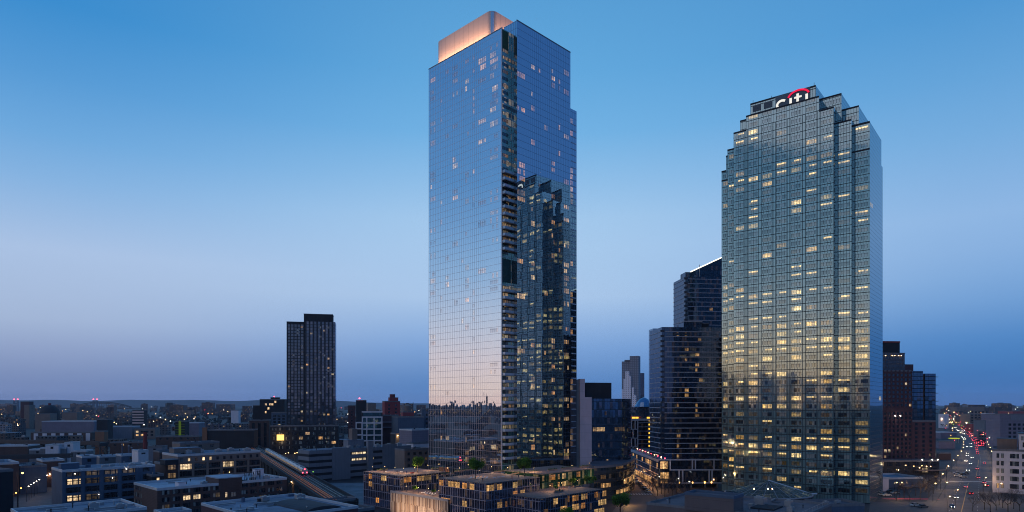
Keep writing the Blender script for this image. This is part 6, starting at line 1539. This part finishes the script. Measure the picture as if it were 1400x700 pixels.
for px, Y in ((1226, 322), (1236, 330), (1244, 318), (1252, 338), (1258, 324), (1266, 352), (1270, 334), (1276, 346), (1281, 362), (1262, 372)):
    bare_tree('bare tree in the little park left of the avenue', px, Y, 9.5+(i % 4), i, 'bare trees in the park'); i += 1
for px, Y in ((1330, 290), (1346, 294), (1354, 284), (1362, 292), (1371, 298), (1378, 288), (1386, 296), (1394, 290), (1402, 296), (1366, 306), (1382, 310)):
    bare_tree('bare tree along the plaza below the white corner building', px, Y, 9+(i % 3)*1.5, i, 'bare trees on the plaza'); i += 1

# ------------------------------------------------------------------ cars
PAINT = [plain(n_, c_, .3, .2) for n_, c_ in (('paint_silver', (.35, .36, .38)), ('paint_white', (.6, .6, .6)), ('paint_black', (.03, .03, .035)), ('paint_blue', (.05, .09, .2)), ('paint_grey', (.13, .13, .14)))]
CARGL = plain('car_glass', (.01, .012, .016), .08); TYRE = plain('tyre', (.02, .02, .02), .9)
HEADL = glow('headlight', (1, .9, .7), 26); TAIL = glow('tail_light', (1, .03, .04), 16)
def make_car(k):
    t = thing('car', 'car', 'car', (0, 0)); q = MB()
    prof = [(-2.2, .32), (-2.25, .75), (-1.9, .92), (1.0, .95), (2.05, .78), (2.2, .5), (2.15, .32)]
    def ex(q, prof, w, inset=0):
        n = len(prof)
        for i in range(n):
            a, c_ = prof[i], prof[(i+1) % n]; q.poly([(a[0], -w, a[1]), (a[0], w, a[1]), (c_[0], w, c_[1]), (c_[0], -w, c_[1])])
        q.poly([(p[0], -w, p[1]) for p in prof][::-1]); q.poly([(p[0], w, p[1]) for p in prof])
    ex(q, prof, .88); q.build('body', PAINT[k], t)
    q = MB(); cab = [(-1.75, .93), (-1.25, 1.42), (.25, 1.45), (1.05, .94)]; ex(q, cab, .76); q.build('cabin_glass', CARGL, t)
    q = MB(); ex(q, [(-1.2, 1.42), (-1.15, 1.47), (.2, 1.5), (.28, 1.44)], .72); q.build('car_roof', PAINT[k], t)
    for x in (-1.35, 1.4):
        for y in (-.82, .82): q = MB(); q.tube((x, y-.1, .32), (x, y+.1, .32), .32, n=10); q.build('wheel', TYRE, t)
    for y in (-.62, .62):
        q = MB(); q.ball((2.16, y, .62), .11, 6, 4); q.build('headlight', HEADL, t)
        q = MB(); q.ball((-2.24, y, .72), .11, 6, 4); q.build('tail_light', TAIL, t)
    return t
cars = [make_car(k) for k in range(5)]; first = [True]*5
cname = ['silver', 'white', 'black', 'blue', 'grey']
rc = random.Random(77); ncar = [0]
def put_car(k, x, y, rz, label, group, big=1.0, drop=()):
    if first[k] and not drop:
        t = cars[k]; first[k] = False; t['label'] = label; t['group'] = group
    else: t = dup(cars[k], (0, 0, 0), 0, label, group, drop)
    t.location = (x, y, .03); t.rotation_euler = (0, 0, rz); t.scale = (big, big, big); return t
off = ('headlight', 'tail_light')
for j, (k, f_, Y, away) in enumerate([(1, .42, 372, True), (0, .30, 330, False), (2, .55, 345, True), (4, .85, 378, True), (1, .8, 392, True), (0, .66, 420, True), (3, .3, 300, False)]):
    p = av(f_, Y); d = R(66) if away else R(66+180)
    put_car(k, *p, d, f'{cname[k]} car '+['just before the crossing with its brake lights on', 'turning beside the yellow centre line', 'in the middle of the near avenue', 'on the right lane short of the crossing', 'stopped at the crossing by the white corner building', 'just past the zebra crossing', 'nearest on the avenue, lights towards us'][j], 'cars on the near avenue')
for Y in range(470, 1900, 26):
    for f_, away in ((.16, False), (.36, False), (.62, True), (.84, True)):
        if rc.random() < (.36 if Y < 800 else .60 if away else .22):
            if not lerp_rows(AV, Y): continue
            p = av(f_, Y+rc.uniform(-8, 8)); q_ = av(f_, Y+12); p_ = av(f_, Y); d = math.atan2(q_[1]-p_[1], q_[0]-p_[0])
            if 440 < Y < 520 and rc.random() < .7: continue
            put_car(rc.randrange(5), *p, d if away else d+math.pi, 'car driving away up the far avenue, red tail lights showing' if away else 'car coming down the far avenue with white headlights', 'outbound cars far up the avenue' if away else 'oncoming cars far up the avenue', 1.15 if Y < 800 else 1.6, drop=('wheel', 'car_roof') if Y > 700 else ())
for j, Y in enumerate((352, 360, 368, 377, 386, 395, 404, 414, 425)):
    l, r = lerp_rows(SS, Y); k = (1, 2, 0, 4, 2, 1, 3, 0, 4)[j]
    put_car(k, l+(r-l)*.9, Y, R(104), f'{cname[k]} car '+['first', 'second', 'third', 'fourth', 'fifth', 'sixth', 'seventh', 'eighth', 'last'][j]+' in the row parked along the amber shop fronts', 'cars parked along the shops', drop=off)
for j, (px, Y) in enumerate(((1317, 402), (1310, 409), (1312, 416), (1316, 420), (1320, 424), (1308, 424))):
    put_car(j % 5, *at(px, Y+20), R(150), f'{cname[j % 5]} car parked in the small lot by the zebra crossing', 'cars parked in the small lot', drop=off)
for j, (px, Y) in enumerate(((60, 276), (54, 296), (48, 286))): put_car(j+1, *at(px, Y), R(120), f'{cname[j+1]} car '+['with red lights at the bottom of the lamp street', 'parked half way up the lamp street', 'parked at the kerb of the lamp street'][j], 'cars in the lamp street', drop=() if j == 0 else off)
for j, (px, Y) in enumerate(((1212, 338), (1224, 346), (1218, 352), (1262, 300), (1252, 304))): put_car((1, 0, 2, 4, 1)[j], *at(px, Y), R(5), f'{cname[(1, 0, 2, 4, 1)[j]]} '+['van-like car under the white cabin', 'car beside the low flat-roofed hall', 'car behind the white one at the low hall', 'car at the corner of the park', 'car parked at the forecourt edge'][j], 'cars parked by the park', drop=off)
p = at(427, 372); put_car(4, *at(395, 330), R(100), 'grey car under the railway with red lights towards us', 'cars under the railway'); 
if any(first): 
    for k in range(5):
        if first[k]: bpy.data.objects.remove(cars[k])

# ------------------------------------------------------------------ lamps
lampproto = {}
def street_lamp(label, px, Y, h, kind, group, r=.26, light=0, xy=None):
    p = xy or at(px, Y)
    if kind not in lampproto:
        t = thing('street_lamp', label, 'street lamp', (0, 0), 0, group)
        q = MB(); q.tube((0, 0, 0), (0, 0, 1), .012, .008, 6); q.tube((0, 0, .985), (.14, 0, 1), .006, .005, 5); q.build('post', M['dark'], t)
        q = MB(); q.ball((.14, 0, .985), .03, 8, 5, .7); q.build('lamp_head', M[kind], t); lampproto[kind] = t
    else: t = dup(lampproto[kind], (0, 0, 0), 0, label, group)
    t.location = (*p, 0); t.scale = (h, h, h)
    if light: pt_light('lamp_glow', (p[0]+.14*h, p[1], h*.955-.5), light, (1, .6, .28), .3)
    return t
for i in range(9): street_lamp('white globe lamp in the diagonal row above the lamp street', 36+i*3.7, 318+i*7, 7.6, 'bulb_white', 'lamps along the lamp street', light=140)
for px, Y, h in ((8, 276, 8), (18, 284, 9), (25, 300, 9), (24, 300, 16)): street_lamp('amber lamp low on the left side of the lamp street', px, Y, h, 'bulb_amber', 'amber lamps of the lamp street', light=120)
for px, Y in ((940, 342), (925, 356), (899, 366), (973, 352)): street_lamp('white lamp beside the grove and its colonnade', px, Y, 7, 'bulb_white', 'lamps beside the grove', light=80)
for px, Y in ((1292, 330), (1306, 302), (1344, 320), (1345, 352), (1247, 418), (1236, 424), (1258, 420), (1270, 416), (1294, 420), (1223, 330), (1230, 330), (1295, 280)): street_lamp('lamp on a tall post around the near avenue and its park', px, Y, 8, 'bulb_warm', 'lamps around the near avenue', light=800)
for j in range(9):
    for side in (-.06, 1.05):
        Yj = 318+j*44; lr = lerp_rows(AV, Yj)
        if not (side > 1 and 330 < Yj < 390): street_lamp('added warm lamp in the two rows lighting the avenue', 0, 0, 9, 'bulb_warm', 'added lamps lining the avenue', light=1700, xy=(lr[0]+(lr[1]-lr[0])*side, Yj))  # both rows added to brighten the asphalt
for px, Y, k in ((388, 512, 0), (392, 520, 0), (401, 515, 0), (404, 520, 0), (408, 522, 0), (299, 540, 1), (311, 540, 1), (334, 535, 1), (345, 545, 0), (420, 560, 0), (470, 560, 0), (474, 560, 0), (395, 325, 0), (398, 328, 0)):
    street_lamp('lamp behind the railway and the buff loft', px, Y, 9, 'bulb_white' if k else 'bulb_warm', 'lamps behind the railway', light=200)
rl = random.Random(123)
for i in range(175):
    left = rl.random() < .62
    px = rl.uniform(0, 580) if left else rl.uniform(1284, 1400); Y = 42300/rl.uniform(6.5, 46)
    if 388 < px < 462 and Y > 600: continue
    kind = rl.choices(['bulb_warm', 'bulb_white', 'bulb_red', 'bulb_amber'], [6, 4, 1.2, 3])[0]
    street_lamp({'bulb_warm': 'warm', 'bulb_white': 'white', 'bulb_red': 'red', 'bulb_amber': 'amber'}[kind]+' pin-point lamp far out on the '+('left flats' if left else 'right flats'), px, Y, 13+Y/220 if Y > 900 else 13, kind, 'far lamps on the '+('left flats' if left else 'right flats'), light=(900 if Y < 1600 and kind != 'bulb_red' and i % 2 else 0))
for i in range(46):
    Y = rl.uniform(650, 2400); side = rl.choice([-.35, -.1, 1.1, 1.4]); lr = lerp_rows(AV, Y)
    kind = rl.choices(['bulb_warm', 'bulb_red', 'bulb_green', 'bulb_amber', 'bulb_white'], [5, 6, 1, 3, 3])[0]
    street_lamp({'bulb_warm': 'warm', 'bulb_white': 'white', 'bulb_red': 'red', 'bulb_amber': 'amber', 'bulb_green': 'green'}[kind]+' light beside the far avenue', 0, 0, 8+Y/220, kind, 'lights beside the far avenue', xy=(lr[0]+(lr[1]-lr[0])*side+rl.uniform(-8, 8), Y))

# ------------------------------------------------------------------ the endless low blocks out to the horizon, one thing each
FILL = {k: wall_mat('far_'+k, c_, .3) for k, c_ in (('brown', (.085, .06, .06)), ('grey', (.085, .085, .10)), ('plum', (.07, .045, .055)), ('tan', (.17, .125, .11)), ('slate', (.055, .065, .085)), ('pale', (.26, .24, .27)))}
FW = {}
def far_wall(col):
    if col in FW: return FW[col]
    m = curtain_mat('far_facade_'+col, 4.5, 3.6, .06, (.6, .65, .8, 1), (.02, .022, .03), {'brown': (.085, .06, .06), 'grey': (.085, .085, .10), 'plum': (.07, .045, .055), 'tan': (.17, .125, .11), 'slate': (.055, .065, .085), 'pale': (.26, .24, .27)}[col], mw=2.4, mh=1.9, mull_metal=0, interior=0.5)
    FW[col] = m; return m
rf = random.Random(99); placed = []; cnt = 0
def where(px):
    for lim, nm in ((60, 'near the dark dome'), (120, 'beyond the big mauve warehouse'), (180, 'below the arch bridge'), (240, 'beyond the striped office slab'), (320, 'beyond the long black shed'), (392, 'beside the black mid-rise'), (470, 'around the slab tower foot'), (600, 'beyond the red brick tower'), (1330, 'beside the far avenue'), (1500, 'beyond the blue-grey office')):
        if px < lim: return nm
for i in range(900):
    if cnt >= 268: break
    left = rf.random() < .70
    px = rf.uniform(-25, 596) if left else rf.uniform(1284, 1425)
    s = rf.uniform(5.0, 58) if rf.random() < .7 else rf.uniform(5.0, 16); Y = 42300/s
    if not left and Y < 620: continue
    w = rf.uniform(14, 40)*(1 if Y < 1600 else 1.7); h = rf.uniform(5, 12) if Y < 1000 else rf.uniform(7, 22) if Y < 2500 else rf.uniform(12, 44)
    if Y > 2500 and rf.random() < .25: h += 14
    dpx = w/Y*F
    if any(not (px+dpx < a-1 or px > b_+1 or Y+w*.8 < c_ or Y > d_) for a, b_, c_, d_ in NOGO): continue
    if any(not (px+dpx < a or px > b_ or Y+w*.8 < c_ or Y > d_) for a, b_, c_, d_ in placed): continue
    lr = lerp_rows(AV, min(Y, 2990)); x = at(px, Y)[0]
    if not left and lr[0]-w-6 < x < lr[1]+6: continue
    placed.append((px, px+dpx, Y, Y+w*.8)); cnt += 1
    col = rf.choices(list(FILL), [4, 4, 4, 3, 3, 1.2])[0]; P = at(px, Y)
    size = 'low' if h < 12 else 'mid-height' if h < 24 else 'tall'
    dist = 'near' if Y < 900 else 'distant' if Y < 2500 else 'horizon'
    lit_ = rf.random() < .3
    t = thing('city_block', f'{size} {col} {dist} block {"with lit windows " if lit_ and Y < 2500 else ""}{where(px)}', 'building', P, 0, f'{col} city blocks {where(px)}')
    fz = Fr(P, rf.choice([3, 8, 20, -4])); q = MB(); q.box(fz, 0, w, 0, w*.7, -.3, h, top=False)
    if h > 14 and rf.random() < .6: q.box(fz, w*.3, w*.6, w*.2, w*.5, h-.2, h+3.2)
    q.build('wall', far_wall(col), t)
    q = MB(); q.poly([(*fz.xy(u, v), h-.15) for u, v in ((0, 0), (w, 0), (w, w*.7), (0, w*.7))]); q.build('roof', M[rf.choice(['roof_blue', 'roof_grey', 'roof_dark', 'roof_brown', 'roof_dark'])], t)
    if Y < 1400 and rf.random() < .7:
        for _ in range(rf.choice([1, 2])): hvac(t, fz, rf.uniform(1, w-5), rf.uniform(1, w*.5), h-.2, 1.3)
    if lit_ and Y < 2500:
        fc = faces(fz, 0, w, 0, w*.7)['f']
        for _ in range(rf.choice([1, 1, 2, 3])):
            a = rf.uniform(.5, w-4); z = rf.uniform(1, max(1.5, h-3.2)); q = MB(); q.panel(fc, a, a+rf.choice([1.5, 2.5, 3.2]), z, z+1.8, .06, True, (rf.uniform(.8, 2.2), rf.random(), rf.random()+.001)); q.build('window', M['win'], t)
print('city blocks', cnt)
# scattered dark far-off trees on the flats: one mass nobody could count
q = MB(); rt = random.Random(3)
for i in range(1500):
    px = rt.uniform(-30, 600) if rt.random() < .72 else rt.uniform(1285, 1430); Y = 42300/rt.uniform(5, 34); p = at(px, Y)
    if px > 1284:
        lr = lerp_rows(AV, min(Y, 2990))
        if lr[0]-10 < p[0] < lr[1]+10: continue
    if any(a-.5 < px < b_+.5 and c_-6 < Y < d_+4 for a, b_, c_, d_ in NOGO): continue
    if any(a-.2 < px < b_+.2 and c_-4 < Y < d_+4 for a, b_, c_, d_ in placed): continue
    for k in range(7):
        a1 = Vector((rt.gauss(0, 1), rt.gauss(0, 1), rt.gauss(0, 1))).normalized(); a2 = a1.orthogonal().normalized(); c_ = Vector((*p, 0))+Vector((rt.gauss(0, 2.2), rt.gauss(0, 2.2), rt.uniform(2.5, 8))); s_ = rt.uniform(1.2, 2.6)*(1 if Y < 1500 else 1.6)
        q.poly([c_-a1*s_, c_+a2*s_*.8, c_+a1*s_, c_-a2*s_*.8])
o = q.build('far_woods', plain('far_foliage', (.03, .03, .03))); o['kind'] = 'stuff'; o['label'] = 'dark mass of far-off bare trees scattered between the low blocks'
# blocks off the left edge that the glass tower mirrors
rm = random.Random(8)
for i in range(40):
    x = rm.uniform(-1500, -430); y = rm.uniform(180, 700)
    if x > -y*.82-20: continue
    w = rm.uniform(18, 46); h = rm.uniform(7, 18); fz = Fr((x, y), TH if i % 2 else 10); col = rm.choice(['brown', 'grey', 'plum', 'slate'])
    t = thing('city_block', f'{col} block mirrored low in the left glass facade', 'building', (x, y), 0, f'{col} blocks mirrored in the glass tower')
    q = MB(); q.box(fz, 0, w, 0, w*.7, -.3, h, top=False); q.build('wall', far_wall(col), t)
    q = MB(); q.poly([(*fz.xy(u, v), h-.15) for u, v in ((0, 0), (w, 0), (w, w*.7), (0, w*.7))]); q.build('roof', M['roof_grey'] if i % 3 else M['roof_dark'], t)
# queue of cars waiting across the far junction
for i in range(32):
    px, Y = 1335+(i % 8)*3.3, 735+(i//8)*30+(i % 3)*7
    put_car(i % 5, *at(px, Y), R(70), 'car waiting in the queue across the far junction, red tail lights on', 'queue at the far junction', 1.5, drop=('wheel', 'car_roof'))
for i in range(40):
    Y = rl.uniform(720, 1900); px = rl.uniform(1288, 1336+(22 if Y < 1000 else 0))
    kind = rl.choices(['bulb_warm', 'bulb_red', 'bulb_green', 'bulb_amber', 'bulb_white'], [5, 6, 1, 3, 4])[0]
    street_lamp({'bulb_warm': 'warm', 'bulb_white': 'white', 'bulb_red': 'red', 'bulb_amber': 'amber', 'bulb_green': 'green'}[kind]+' light in the glittering strip where the avenue meets the flats', px, Y, 7+Y/260, kind, 'lights of the glittering far strip')
# ------------------------------------------------------------------ dusk air: one even volume round everything
q = MB(); q.box(Fr((0, 0), 0), -15500, 15500, -6000, 15500, -3.2, 262, bottom=True)
hz = q.build('haze', None); hz.data.materials.clear()
m = bpy.data.materials.new('haze_air'); m.use_nodes = True; gg = G(m.node_tree); out = gg.n('ShaderNodeOutputMaterial')
v = gg.n('ShaderNodeVolumePrincipled'); v.inputs['Color'].default_value = (0.80, 0.88, 1.0, 1); v.inputs['Density'].default_value = HAZE
gg.put(out.inputs['Volume'], v.outputs[0]); hz.data.materials.append(m); hz['kind'] = 'stuff'; hz['label'] = 'thin blue dusk haze over the whole city'
